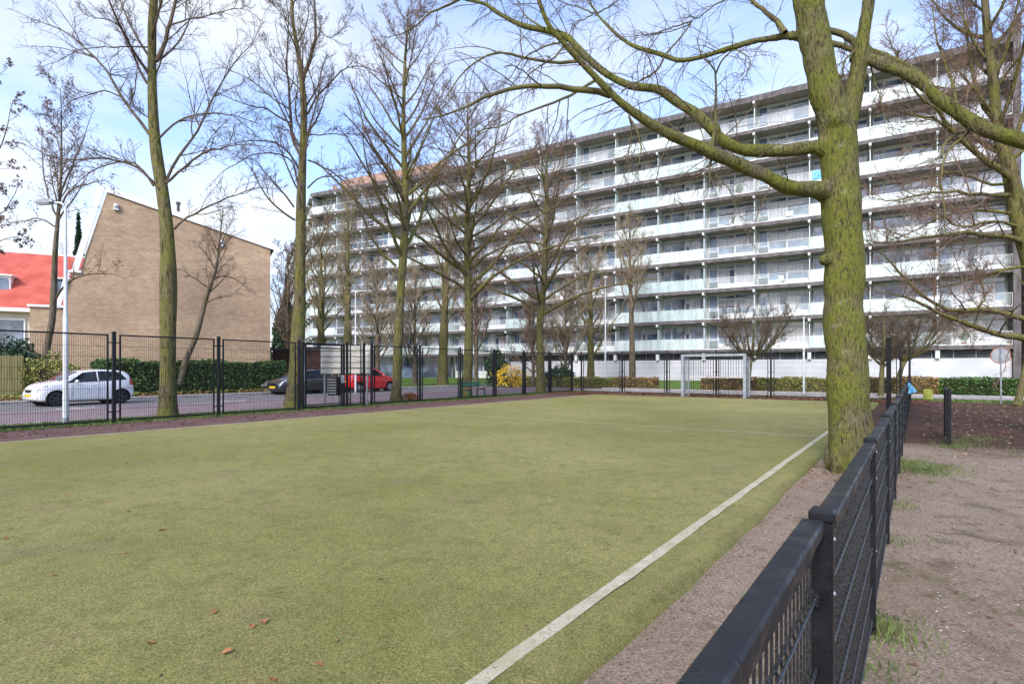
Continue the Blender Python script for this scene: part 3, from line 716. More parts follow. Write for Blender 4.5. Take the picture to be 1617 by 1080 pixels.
# blue cloth on a balcony
m = MB(); m.box(-.5, .5, -.06, -.035, 0, .75); q = m.obj('balcony_cloth', 'blue_sheet'); q.location = B0+ub*1.1+Vector((0, 0, Z[5]+.32)); q.rotation_euler = (0, 0, UB); tag(q, 'blue cloth hung over a white balcony, just left of the big trunk', 'cloth')
pot0 = None; rq = random.Random(4); spots = [(k, b) for b, t_ in enumerate(types[:12]) if t_ == 'G' for k in range(8)]; rq.shuffle(spots)
for i, (k, b) in enumerate(spots[:16]):
    x = UR-BAY*b-BAY+rq.uniform(.9, 3.6); P_ = B0+ub*x+Vector((.533, .846, 0))*.45+Vector((0, 0, Z[k]))
    if pot0 is None:
        pot0 = thing('potted_plant', 'leafy potted plant standing on a balcony floor of the flats', 'plant', P_, 0, 'potted plants on the balconies')
        m = MB(); m.tube([(0, 0, 0), (0, 0, .34)], [.13, .19], 12); m.obj('pot', 'rust_wood', pot0)
        g = np.random.default_rng(3); PP = unit_0(g.normal(0, 1, (260, 3)))*g.uniform(.3, 1, (260, 1))*np.array([[.34, .34, .42]])+np.array([[0, 0, .72]]); o = leaf_cloud(PP, .10, g); o.parent = pot0
    else: c = copy_tree(pot0); c.location = P_
    o = pot0
ch0 = None
for i, (k, b) in enumerate(spots[16:28]):
    x = UR-BAY*b-BAY+rq.uniform(.9, 3.4); P_ = B0+ub*x+Vector((.533, .846, 0))*.65+Vector((0, 0, Z[k]))
    if ch0 is None:
        ch0 = thing('balcony_chair', 'pale garden chair standing on a balcony of the flats', 'chair', P_, UB, 'garden chairs on the balconies')
        m = MB(); m.box(-.25, .25, -.25, .25, .42, .46); m.obj('seat', 'slab_white', ch0); m = MB(); m.box(-.25, .25, .22, .26, .46, .95); m.obj('backrest', 'slab_white', ch0)
        for x_ in (-.22, .22):
            for y_ in (-.22, .22): m = MB(); m.box(x_-.02, x_+.02, y_-.02, y_+.02, 0, .42); m.obj('leg', 'galv', ch0)
    else: c = copy_tree(ch0); c.location = P_; c.rotation_euler.z = UB+rq.uniform(-1, 1)
# low pale building past the right end
q = thing('pale_building', 'low pale building with a dark roof edge past the right end of the flats', 'building', B0+ub*14.6, UB)
m = MB(); m.box(0, 26, 1.0, 12, -.2, 10.6); wl = m.obj('wall', 'cream_wall', q)
m = MB(); m.box(-.2, 26.2, .7, 12.2, 10.6, 11.0); m.obj('roof', 'roof_felt', q)
for k in range(3):
    for i in range(5):
        m = MB(); m.box(1.2+i*4.4, 1.25+i*4.4, .93, .99, 1.4+k*3.1, 3.0+k*3.1); m.box(3.75+i*4.4, 3.8+i*4.4, .93, .99, 1.4+k*3.1, 3.0+k*3.1); m.box(1.25+i*4.4, 3.75+i*4.4, .93, .99, 1.4+k*3.1, 1.45+k*3.1); m.box(1.25+i*4.4, 3.75+i*4.4, .93, .99, 2.95+k*3.1, 3.0+k*3.1); f = m.obj('window', 'slab_white', q)
        m = MB(); m.box(1.25+i*4.4, 3.75+i*4.4, .95, .98, 1.45+k*3.1, 2.95+k*3.1); m.obj('pane', 'glass_curtain' if (i+k) % 2 else 'glass_dark', f)

# ------------------------------------------------------------------ brick house
EX = Vector((.88, .475, 0)); EA = math.atan2(.475, .88); kH = 1.05
hs = thing('brick_house', 'tall windowless brown brick house end with white roof trim across the street', 'house', Vector((-23.5*kH, 33*kH, 0)), EA)
def HM(p): return (p[0]*kH, p[2], 1.5+(p[1]-1.5)*kH)     # (along, z, depth)
outl = [(-3.5, -.1), (8.76, -.1), (8.76, 9.3), (0, 11.7), (-1.29, 6.98), (-1.65, 6.88), (-2.07, 4.9), (-3.5, 4.88)]
m = MB(); m.prism(outl, 0, 9, HM); m.obj('wall', 'brick', hs)
def trim(a, b, wd, y0, y1, m):
    d = Vector((b[0]-a[0], b[1]-a[1])); n = Vector((-d.y, d.x)).normalized(); P = [a, b, (b[0]+n.x*wd, b[1]+n.y*wd), (a[0]+n.x*wd, a[1]+n.y*wd)]; m.prism(P, y0, y1, HM)
m = MB(); trim((9.0, 9.26), (.0, 11.74), -.22, -.06, 9.1, m); m.obj('roof', 'roof_felt', hs)
m = MB(); trim((9.05, 9.22), (-.1, 11.74), -.30, -.12, -.062, m); m.obj('roof_trim', 'white_paint', hs)
m = MB(); trim((-.1, 11.95), (-1.35, 6.98), -.30, -.12, -.01, m); trim((-1.70, 6.88), (-2.15, 4.88), -.22, -.12, -.01, m)
for x0, x1, zz in ((-1.95, -1.2, 6.94), (-3.6, -2.0, 4.92)): m.add([HM(v) for v in ((x0, zz, -.12), (x1, zz, -.12), (x1, zz, .3), (x0, zz, .3), (x0, zz+.12, -.12), (x1, zz+.12, -.12), (x1, zz+.12, .3), (x0, zz+.12, .3))], [(0, 3, 2, 1), (4, 5, 6, 7), (0, 1, 5, 4), (1, 2, 6, 5), (2, 3, 7, 6), (3, 0, 4, 7)])
m.obj('roof_trim', 'white_paint', hs)
for tx, zz in ((.45, 10.9), (5.9, 9.35)):
    m = MB(); x = tx*kH; z = 1.5+(zz-1.5)*kH; m.box(x-.14, x+.14, -.16, -.005, z-.2, z-.02, bev=.02); m.sphere((x, -.12, z+.08), .15, 12, 8); m.obj('wall_lamp', 'slab_white', hs)
m = MB(); m.tube([(3.7, 1.2, 10.9), (3.7, 1.2, 12.3)], .09, 10); m.tube([(3.7, 1.2, 12.3), (3.7, 1.2, 12.45)], .14, 10); m.obj('roof_vent', 'fascia', hs)
# the row with the red roof
rh = thing('red_roof_house', 'row house with a bright red tiled roof and small dormers at the left edge', 'house', Vector((-32.8, 39.4, 0)), EA)
m = MB(); m.box(-16, 7, 0, 9, -.1, 5.4); m.obj('wall', 'cream_wall', rh)
m = MB(); m.prism([(-.5, 5.55), (4.2, 10.1), (9.5, 5.55)], -16.3, 7.2, lambda p: (p[2], p[0], p[1])); m.obj('roof', 'roof_red', rh)
m = MB(); m.box(-16.3, 7.2, -.62, -.5, 5.35, 5.6); m.box(-16.3, 7.2, 4.1, 4.3, 10.05, 10.16); m.obj('gutter', 'white_paint', rh)
for x in (-8.0, -2.35, 1.2):
    m = MB(); wdt = .62 if x < 0 else .45; m.box(x-wdt, x+wdt, 1.0, 3.0, 6.6, 7.9); d = m.obj('dormer', 'white_paint' if x < 0 else 'roof_felt', rh)
    m = MB(); m.box(x-wdt+.12, x+wdt-.12, .95, .995, 6.75, 7.75); m.obj('pane', 'glass_dark', d)
    m = MB(); m.box(x-wdt-.12, x+wdt+.12, .85, 3.2, 7.91, 8.01); m.obj('dormer_roof', 'white_paint', d)
for x in (-8, -4.6, -1.6, .9):
    m = MB(); m.box(x-.9, x-.82, -.08, -.01, .8, 4.9); m.box(x+.82, x+.9, -.08, -.01, .8, 4.9); m.box(x-.82, x+.82, -.08, -.01, 4.8, 4.9); m.box(x-.82, x+.82, -.08, -.01, 2.7, 2.8); m.box(x-.04, x+.04, -.08, -.01, .8, 2.7); f = m.obj('window', 'white_paint', rh)
    m = MB(); m.box(x-.82, x+.82, -.06, -.03, .8, 4.8); m.obj('pane', 'glass_dark', f)
# wooden garden fence
q = thing('wooden_fence', 'yellow-green weathered board fence in front of the red-roofed row', 'fence', ST(-36.2, -12), RZD)
m = MB(); rr = random.Random(5)
for i in range(172): m.box(i*.122, i*.122+.112, -.012+rr.uniform(-.004, .004), .012, .1, 2.15+rr.uniform(-.03, .03))
m.obj('boards', 'fence_wood', q)
m = MB(); m.box(0, 21, .014, .06, .5, .6); m.box(0, 21, .014, .06, 1.6, 1.7); m.obj('cross_rail', 'fence_wood', q)
for i in range(11): m = MB(); m.box(i*2.0, i*2.0+.09, .062, .15, 0, 2.2); m.obj('post', 'fence_wood', q)
# brown garage beyond the hedge
q = thing('garage', 'dark brown boarded shed behind the end of the hedge', 'shed', (-17.4, 43.5, 0), R(-35))
m = MB(); m.box(-1.6, 2.0, 0, 5, 0, 2.9); m.obj('wall', 'brown_wood', q); m = MB(); m.box(-1.75, 2.15, -.15, 5.15, 2.9, 3.05); m.obj('roof', 'fascia', q)
m = MB(); m.box(-1.1, 1.5, -.04, -.01, 0, 2.3); [m.box(-1.1, 1.5, -.05, -.04, .2+i*.3, .22+i*.3) for i in range(7)]; m.obj('door', 'brown_wood', q)

# ------------------------------------------------------------------ cars
def cr(xs, ys, x):
    x = min(max(x, xs[0]), xs[-1])
    for i in range(len(xs)-1):
        if x <= xs[i+1]: break
    h = xs[i+1]-xs[i]; f = (x-xs[i])/h
    def m(j):
        if j <= 0: return (ys[1]-ys[0])/(xs[1]-xs[0])
        if j >= len(xs)-1: return (ys[-1]-ys[-2])/(xs[-1]-xs[-2])
        a = (ys[j]-ys[j-1])/(xs[j]-xs[j-1]); b = (ys[j+1]-ys[j])/(xs[j+1]-xs[j])
        return 0 if a*b <= 0 else 2*a*b/(a+b)
    return ys[i]*(2*f**3-3*f**2+1)+h*m(i)*(f**3-2*f**2+f)+ys[i+1]*(-2*f**3+3*f**2)+h*m(i+1)*(f**3-f**2)
def car(name, label, paint, loc, rz, sc, rimmat='rim', plate_y=None):
    L = 1.78
    TOP = ([-1.79, -1.76, -1.70, -1.58, -1.3, -.5, .15, .55, 1.05, 1.3, 1.52, 1.68, 1.75, 1.79], [.52, .86, 1.08, 1.30, 1.42, 1.475, 1.42, 1.27, 1.0, .95, .88, .78, .68, .50])
    HW = ([-1.79, -1.70, -1.4, -.6, .6, 1.2, 1.5, 1.70, 1.79], [.64, .745, .80, .822, .822, .80, .755, .66, .54])
    BELT = ([-1.79, -1.5, -.5, .8, 1.2, 1.5, 1.79], [.95, 1.02, .97, .92, .88, .82, .48])
    ROOF = ([-1.79, -1.5, -.6, .3, .9, 1.4, 1.79], [.56, .585, .60, .60, .66, .60, .42])
    BOT = ([-1.79, -1.6, -1.2, 1.2, 1.6, 1.79], [.38, .24, .18, .18, .20, .28])
    def sec(x):
        top = cr(*TOP, x); w_ = cr(*HW, x); b = min(cr(*BELT, x), top-.045); r = min(cr(*ROOF, x), w_-.03); zb = cr(*BOT, x)
        hb = max(b-zb, .05)
        return [(0, zb), (w_*.86, zb), (w_*.965, zb+.04), (w_*.99, zb+hb*.35), (w_, zb+hb*.62), (w_*.985, zb+hb*.86), (w_*.955, b), (r+(w_*.955-r)*.45, b+(top-.05-b)*.55), (r, top-.045), (r*.86, top-.012), (r*.45, top), (0, top+.004)]
    def surf(x, j):     # j is a float along the section
        P = sec(x); i = min(int(j), len(P)-2); f = j-i; return (P[i][0]*(1-f)+P[i+1][0]*f, P[i][1]*(1-f)+P[i+1][1]*f)
    q = thing(name, label, 'car', loc, rz)
    q.scale = sc
    xs = [-1.79, -1.77, -1.74]+[-1.70+i*.05 for i in range(69)]+[1.74, 1.77, 1.79]
    V = []; Fc = []; nj = 34
    js = [i*11/nj for i in range(nj+1)]
    for x in xs:
        P = sec(x)
        def catm(j):
            i = min(int(j), 10); f = j-i; p0 = P[max(i-1, 0)]; p1 = P[i]; p2 = P[i+1]; p3 = P[min(i+2, 11)]
            if i in (0, 1): return tuple(p1[k]*(1-f)+p2[k]*f for k in (0, 1))
            return tuple(.5*(2*p1[k]+(p2[k]-p0[k])*f+(2*p0[k]-5*p1[k]+4*p2[k]-p3[k])*f*f+(3*p1[k]-p0[k]-3*p2[k]+p3[k])*f**3) for k in (0, 1))
        row = [catm(j) for j in js]
        V += [(x, -y, z) for y, z in row]+[(x, y, z) for y, z in row[-2:0:-1]]
    nr = 2*nj; m = MB()
    for i in range(len(xs)-1):
        for k in range(nr): Fc.append((i*nr+k, i*nr+(k+1) % nr, (i+1)*nr+(k+1) % nr, (i+1)*nr+k))
    Fc.append(tuple(range(nr))); Fc.append(tuple(reversed(range((len(xs)-1)*nr, len(xs)*nr))))
    m.add(V, Fc, True); body = m.obj('body', paint, q)
    bm = bmesh.new(); bm.from_mesh(body.data); bmesh.ops.remove_doubles(bm, verts=bm.verts, dist=1e-6); bmesh.ops.recalc_face_normals(bm, faces=bm.faces); bm.to_mesh(body.data); bm.free()
    WX = (1.14, -1.22)
    bm = bmesh.new(); bm.from_mesh(body.data); RW = .352
    def dist(p): return min(math.hypot(p.x-x, p.z-.30) for x in WX)
    bmesh.ops.subdivide_edges(bm, edges=[e for e in bm.edges if all(abs(v.co.y) > .45 and dist(v.co) < .5 for v in e.verts)], cuts=1, use_grid_fill=True)
    bmesh.ops.delete(bm, geom=[f for f in bm.faces if abs(f.calc_center_median().y) > .5 and dist(f.calc_center_median()) < RW], context='FACES')
    for v in bm.verts:
        if v.is_boundary and abs(v.co.y) > .45 and dist(v.co) < .46:
            x = min(WX, key=lambda q_: abs(q_-v.co.x)); dx_, dz_ = v.co.x-x, v.co.z-.30; k_ = RW/max(math.hypot(dx_, dz_), 1e-4)
            if abs(k_-1) < .35: v.co.x = x+dx_*k_; v.co.z = max(.30+dz_*k_, .17)
    bm.to_mesh(body.data); bm.free()
    m = MB()
    for x in WX:
        for sg in (-1, 1):
            n = 24; V2 = [(x+.354*math.cos(math.pi*1.3*k/n-.47), sg*y, .30+.354*math.sin(math.pi*1.3*k/n-.47)) for y in (.50, .80) for k in range(n+1)]
            m.add(V2, [(k, k+1, n+2+k, n+1+k) for k in range(n)])
    m.obj('wheel_arch', 'plastic_black', q)
    m = MB()
    for x in WX:
        for sg in (-1, 1): m.tube([(x, sg*.50, .31), (x, sg*.53, .31)], .35, 24, True, False)
    m.box(-1.5, 1.5, -.5, .5, .16, .5); m.obj('underbody', 'plastic_black', q)
    wheel = None
    for x in WX:
        for sg in (-1, 1):
            if wheel is None:
                m = MB(); prof = [(.20, -.09), (.265, -.092), (.288, -.07), (.292, 0), (.288, .07), (.265, .092), (.20, .09)]; n = 32
                V2 = [(r*math.cos(2*math.pi*k/n), y, r*math.sin(2*math.pi*k/n)) for r, y in prof for k in range(n)]
                m.add(V2, [(a*n+k, a*n+(k+1) % n, (a+1)*n+(k+1) % n, (a+1)*n+k) for a in range(6) for k in range(n)], True)
                wheel = thing('wheel', None, None, (x, sg*.70, .292)); wheel.parent = q
                m.obj('tyre', 'tyre', wheel); m = MB()
                m.tube([(0, .02, 0), (0, .03, 0)], .2, 32, True, False); m.tube([(0, -.03, 0), (0, -.02, 0)], .2, 32, True, False)
                rm = m.obj('rim_disc', 'plastic_black', wheel); m = MB()
                for k in range(5):
                    a = 2*math.pi*k/5+.3
                    for sd in (-1, 1):
                        m.prism([(-.03, .03), (.03, .03), (.045, .195), (-.045, .195)], sd*.075, sd*.045, lambda p, a=a: (p[0]*math.cos(a)-p[1]*math.sin(a), p[2], p[0]*math.sin(a)+p[1]*math.cos(a)))
                for sd in (-1, 1):
                    m.tube([(0, sd*.045, 0), (0, sd*.08, 0)], .05, 16, True, False)
                    for k in range(32):
                        a, b = 2*math.pi*k/32, 2*math.pi*(k+1)/32
                        V4 = [(r*math.cos(t_), sd*y, r*math.sin(t_)) for y in (.05, .088) for t_ in (a, b) for r in (.185, .215)]
                        m.add(V4, [(0, 1, 3, 2), (4, 6, 7, 5), (1, 5, 7, 3), (0, 2, 6, 4)])
                m.obj('rim', rimmat, wheel)
            else:
                c = copy_tree(wheel, q); c.location = (x, sg*.70, .292)
    # glass, laid a few mm proud of the body
    def patch(nm, pts_fn, nu, nv, mat, par, off=.006, both=True):
        o_ = None
        for sg in ((-1, 1) if both else (1,)):
            P = [[pts_fn(a/nu, b/nv) for b in range(nv+1)] for a in range(nu+1)]
            V = []
            for a in range(nu+1):
                for b in range(nv+1): x, y, z = P[a][b]; V.append(Vector((x, y*sg, z)))
            NN = []
            for a in range(nu+1):
                for b in range(nv+1):
                    g = lambda i, j: V[min(max(i, 0), nu)*(nv+1)+min(max(j, 0), nv)]
                    n = (g(a+1, b)-g(a-1, b)).cross(g(a, b+1)-g(a, b-1)); n.normalize()
                    c = V[a*(nv+1)+b]-Vector((0, 0, .7)); 
                    if n.dot(c) < 0: n = -n
                    NN.append(n)
            m = MB(); m.add([v+n*off for v, n in zip(V, NN)], [(a*(nv+1)+b, a*(nv+1)+b+1, (a+1)*(nv+1)+b+1, (a+1)*(nv+1)+b) for a in range(nu) for b in range(nv)], True)
            o_ = m.obj(nm, mat, par)
        return o_
    def side(xf0, xf1, xr0, xr1):
        def fn(u, v):      # v 0 belt .. 1 roof
            x = (xf0*(1-v)+xf1*v)*(1-u)+(xr0*(1-v)+xr1*v)*u; y, z = surf(x, 6.10+v*1.72); return (x, y, z)
        return fn
    patch('side_window', side(.90, .18, -.30, -.30), 12, 8, 'car_glass', q)
    patch('side_window', side(-.36, -.36, -1.45, -1.22), 12, 8, 'car_glass', q)
    def shield(x0, x1, j0=8.25):
        def fn(u, v):
            y0 = -1+2*v; x = x0*(1-u)+x1*u; P = sec(x); w_ = (P[8][0]*.93)*y0; a = abs(y0); j = 11-(11-j0)*a; yy, z = surf(x, j); return (x, yy*(1 if y0 > 0 else -1), z)
        return fn
    patch('windscreen', shield(1.0, .30), 10, 12, 'car_glass', q, .008, False)
    patch('rear_window', shield(-1.54, -1.71), 6, 12, 'car_glass', q, .010, False)
    # lamps, plate, grille, mirrors, handles, seams
    def lamp_fn(x0, x1, ja, jb):
        def fn(u, v): x = x0*(1-u)+x1*u; y, z = surf(x, ja*(1-v)+jb*v); return (x, y, z)
        return fn
    patch('headlight', lamp_fn(1.42, 1.735, 5.5, 6.9), 8, 5, 'headlight', q, .008)
    patch('tail_light', lamp_fn(-1.76, -1.55, 4.4, 6.6), 6, 5, 'tail_red', q, .008)
    m = MB(); m.box(1.765, 1.80, -.26, .26, .385, .495, bev=.004); m.obj('number_plate', 'yellow_plate', q)
    m = MB(); m.box(-1.815, -1.775, -.26, .26, .60, .71, bev=.004); m.obj('number_plate', 'yellow_plate', q)
    m = MB(); m.prism([(-.26, .665), (.26, .665), (.18, .55), (-.18, .55)], 1.66, 1.795, lambda p: (p[2], p[0], p[1])); m.box(1.70, 1.785, -.42, .42, .28, .345, bev=.004); m.obj('grille', 'plastic_black', q)
    m = MB()
    for sg in (-1, 1): m.tube([(1.60, sg*.62, .34), (1.72, sg*.60, .34)], .045, 14); m.sphere((.5, 0, 0), .001)
    m.obj('fog_lamp', 'plastic_black', q)
    for sg in (-1, 1):
        m = MB(); m.sphere((.50, sg*.93, .99), .085, 12, 8, (.8, 1.1, .75)); m.tube([(.52, sg*.80, .95), (.50, sg*.9, .97)], .02, 6); m.obj('mirror', paint, q)
        m = MB(); m.box(-.12-.10, -.12+.08, sg*.80-.02, sg*.80+.035*sg, .80, .83) if sg > 0 else m.box(-.22, -.04, -.835, -.79, .80, .83); m.obj('door_handle', paint, q)
        for xx in (.62, -.33):
            pts = []
            for j in range(9): y, z = surf(xx-.02*j/8, 2.2+3.8*j/8); pts.append((xx-.02*j/8, sg*(y+.003), z))
            m = MB(); m.tube(pts, .006, 4); m.obj('door_seam', 'plastic_black', q)
        m = MB(); pts = [(xx, sg*(surf(xx, 6.05)[0]+.004), surf(xx, 6.05)[1]) for xx in (.92, .4, 0, -.4, -.8, -1.2, -1.46)]; m.tube(pts, .010, 4); m.obj('belt_strip', 'plastic_black', q)
    return q
def car_at(name, label, paint, s, t, rz_along, sc, rim='rim'):
    return car(name, label, paint, ST(s, t, -.004), rz_along, sc, rim)
A_N = math.atan2(-CT, -SN)        # facing the near end of the street
car_at('parked_car', 'white parked hatchback at the left, behind the lamp post and fence', 'paint_white', -28.75, 9.0, A_N+.10, (1.0, 1.0, 1.0), 'rim_dark')
car_at('parked_car', 'black parked car beyond the end of the hedge, nose towards the left', 'paint_black', -30.1, 20.6, A_N+.03, (1.13, 1.03, .99))
car_at('parked_car', 'bright red parked car seen behind the gate', 'paint_red', -29.55, 25.1, A_N+math.pi, (1.07, 1.0, 1.05))

# ------------------------------------------------------------------ bare trees
def unit_(v): return v/np.maximum(np.linalg.norm(v, axis=-1, keepdims=True), 1e-9)
def grow(P0, D0, L, r0, r1, n, wob, up, droop, g):
    N_ = len(P0); pts = np.zeros((N_, n, 3)); pts[:, 0] = P0; d = unit_(D0.copy()); st = (L/(n-1))[:, None]
    for i in range(1, n):
        f = i/(n-1); d = d+g.normal(0, wob, (N_, 3)); d[:, 2] += up*(1-f)-droop*f; d = unit_(d); pts[:, i] = pts[:, i-1]+d*st
    f = np.linspace(0, 1, n)[None]; rad = r0[:, None]*(1-f)+r1[:, None]*f
    return pts, rad
def spawn(pts, rad, m, f0, f1, a0, a1, lf, g, lmin=.15, lmax=9, rf=.6, rk=.012, upb=0.0):
    N_, n, _ = pts.shape; k = np.arange(m)
    f = f0+(f1-f0)*(k[None]+g.uniform(0, 1, (N_, m)))/m; x = f*(n-1); i = np.minimum(x.astype(int), n-2); fr = (x-i)[..., None]
    ar = np.arange(N_)[:, None]; p = pts[ar, i]*(1-fr)+pts[ar, i+1]*fr; tg = unit_(pts[ar, i+1]-pts[ar, i])
    rr = rad[ar, i]*(1-fr[..., 0])+rad[ar, i+1]*fr[..., 0]
    q = g.normal(0, 1, (N_, m, 3)); q[..., 2] += upb; q -= (q*tg).sum(-1, keepdims=True)*tg; q = unit_(q)
    a = g.uniform(a0, a1, (N_, m, 1)); d = np.cos(a)*tg+np.sin(a)*q
    PL = np.linalg.norm(np.diff(pts, axis=1), axis=2).sum(1)[:, None]
    L = np.clip(PL*lf*(1.12-f*.75)*g.uniform(.55, 1.2, (N_, m)), lmin, lmax)
    R0 = np.minimum(rr*rf, L*rk+.002)
    return p.reshape(-1, 3), d.reshape(-1, 3), L.ravel(), R0.ravel()
def tubes(batches, off):
    VV = []; QQ = []; b0 = 0
    for pts, rad, k in batches:
        N_, n, _ = pts.shape
        if N_ == 0: continue
        tg = np.gradient(pts, axis=1); tg = unit_(tg); ref = np.zeros_like(tg); hz = np.abs(tg[..., 2:3]).max(axis=1, keepdims=True) > .85
        ref[..., 0] = np.where(hz[..., 0], 1., 0.); ref[..., 2] = np.where(hz[..., 0], 0., 1.)
        a = unit_(np.cross(tg, ref)); b = np.cross(tg, a); an = 2*np.pi*np.arange(k)/k
        V = pts[:, :, None]+rad[:, :, None, None]*(a[:, :, None]*np.cos(an)[None, None, :, None]+b[:, :, None]*np.sin(an)[None, None, :, None])
        idx = b0+np.arange(N_*n*k).reshape(N_, n, k); nx = np.roll(idx, -1, axis=2)
        QQ.append(np.stack([idx[:, :-1], nx[:, :-1], nx[:, 1:], idx[:, 1:]], -1).reshape(-1, 4)); VV.append(V.reshape(-1, 3)); b0 += N_*n*k
    return np.concatenate(VV)-np.asarray(off)[None], np.concatenate(QQ)
def resample(poly, n):
    P = np.array([tuple(p) for p in poly], float); d = np.r_[0, np.cumsum(np.linalg.norm(np.diff(P, axis=0), axis=1))]; x = np.linspace(0, d[-1], n)
    out_ = np.zeros((n, 3))
    for c in range(3):
        out_[:, c] = [cr(list(d), list(P[:, c]), v) for v in x]
    return out_
def radii(poly, tr, n):
    P = np.array([tuple(p) for p in poly], float); d = np.r_[0, np.cumsum(np.linalg.norm(np.diff(P, axis=0), axis=1))]/1.0; d = d/d[-1]
    xs = d if len(tr) == len(poly) else np.linspace(0, 1, len(tr)); return np.interp(np.linspace(0, 1, n), xs, tr)
def pix(poly, Y, dY=0.0, dY1=None):
    """a branch followed in the photograph, running through depth from Y to Y+dY"""
    n = len(poly); return [W(px, py, Y+dY*(i/(n-1))) for i, (px, py) in enumerate(poly)]
def leaves_mesh(P, size, g, flat=.0, aspect=1.6):
    n = len(P); a = unit_(g.normal(0, 1, (n, 3))); b = unit_(np.cross(a, g.normal(0, 1, (n, 3)))); s = size*g.uniform(.6, 1.3, (n, 1))
    if flat: a[:, 2] *= flat; b[:, 2] *= flat
    a = a*s*aspect/2; b = b*s/2
    V = np.stack([P-a, P-b*.9+a*.1, P+a, P+b*.9+a*.1], 1).reshape(-1, 3); return V, np.arange(4*n).reshape(n, 4)
def tree(name, label, base, trunk, tr, manual=(), seed=1, auto=None, sub=(9, 7, 3), tw=1.0, mats=('bark_green', 'twig'), group=None, cat='tree', leaves=0, leafmat='leaf_brown', lift=.10, droop=.05, l2=.42, l3=.42, tr_end=None, limbs_in_crown=False, spread=(.75, 1.25), trunk_sides=18):
    g = np.random.default_rng(seed); base = Vector(base); q = thing(name, label, cat, base, 0, group)
    tp_ = resample(trunk, 40)[None]; rr = radii(trunk, tr, 40)[None]
    rr = rr*(1+.05*np.sin(np.linspace(0, 25, 40)+seed))+rr*.22*np.exp(-np.linspace(0, 55, 40))
    b1p = []; b1r = []
    for poly, r0, r1 in manual:
        P = resample(poly, 14); P[1:] += g.normal(0, .008*np.linalg.norm(P[-1]-P[0])**.5, P[1:].shape); b1p.append(P); b1r.append(np.linspace(r0, r1, 14))
    if auto:
        for (m, f0, f1, a0, a1, Lb, Lt, up, dr) in auto:
            f = f0+(f1-f0)*(np.arange(m)+g.uniform(0, 1, m))/m; x = f*39; i = np.minimum(x.astype(int), 38); fr = (x-i)[:, None]
            p = tp_[0][i]*(1-fr)+tp_[0][i+1]*fr; tg = unit_(tp_[0][i+1]-tp_[0][i]); az = np.arange(m)*2.399+g.uniform(-.5, .5, m)+seed
            h = np.stack([np.cos(az), np.sin(az), np.zeros(m)], 1); a = g.uniform(a0, a1, m)[:, None]; d = np.cos(a)*tg+np.sin(a)*h
            ff = (f-f0)/(f1-f0); L = (Lb*(1-ff)+Lt*ff)*g.uniform(.75, 1.2, m); r0 = np.minimum(np.interp(f, np.linspace(0, 1, 40), rr[0])*.55, .016*L+.004)
            pp, ra = grow(p, d, L, r0, r0*.18, 14, .07, up, dr, g); b1p += list(pp); b1r += list(ra)
    b1p = np.array(b1p); b1r = np.array(b1r)*(.78 if limbs_in_crown else 1)
    V, Q = tubes([(tp_, rr, trunk_sides)]+([] if limbs_in_crown else [(b1p, b1r, 8)]), base)
    t_ = link_obj('trunk', np_mesh('trunk', V, Q, True), mats[0], q)
    m2, m3, m4 = sub
    p, d, L, r = spawn(b1p, b1r, m2, .15, .98, .45, 1.0, l2, g, .35, 4, .65, .010, .3); p2, r2 = grow(p, d, L, r, np.maximum(r*.25, .003), 8, .10, lift, droop, g)
    p, d, L, r = spawn(p2, r2, m3, .12, 1.0, .4, .95, l3, g, .18, 1.6, .7, .009, .2); r = np.maximum(r, .0045*tw); p3, r3 = grow(p, d, L, r, r*.45, 6, .13, lift*.7, droop, g)
    bt = [(p2, np.maximum(r2, .005*tw), 4), (p3, r3, 3)]
    if limbs_in_crown: bt.append((b1p, b1r, 6))
    ends = p3[:, 3:].reshape(-1, 3)
    # long upper part of the limbs itself carries short twigs as well
    p, d, L, r = spawn(b1p, b1r, m2*2, .2, 1.0, .5, 1.2, .10, g, .25, 1.0, .5, .010, .0); r = np.maximum(r, .0045*tw); p5, r5 = grow(p, d, L, r, r*.5, 5, .13, lift, droop, g); bt.append((p5, r5, 3))
    if m4:
        p, d, L, r = spawn(p3, r3, m4, .2, 1.0, .4, .9, .5, g, .10, .8, .7, .009, .1); r = np.maximum(r, .0035*tw); p4, r4 = grow(p, d, L, r, r*.5, 4, .12, lift*.5, droop, g); bt.append((p4, r4, 3)); ends = np.concatenate([ends, p4[:, 2:].reshape(-1, 3)])
    V, Q = tubes(bt, base); crown = link_obj('crown', np_mesh('crown', V, Q, True), mats[1], q)
    if leaves:
        k = g.choice(len(ends), leaves, replace=True); V, Q = leaves_mesh(ends[k]+g.normal(0, .03, (leaves, 3))-np.asarray(base)[None], .058, g); link_obj('withered_leaves', np_mesh('withered_leaves', V, Q), leafmat, crown)
    return q

GR = 'bare trees in a row on the verge along the fence'
AU = lambda n, f0, Lb, Lt, a=(.7, 1.1), up=.10, dr=.10: [(n, f0, .98, a[0], a[1], Lb, Lt, up, dr)]
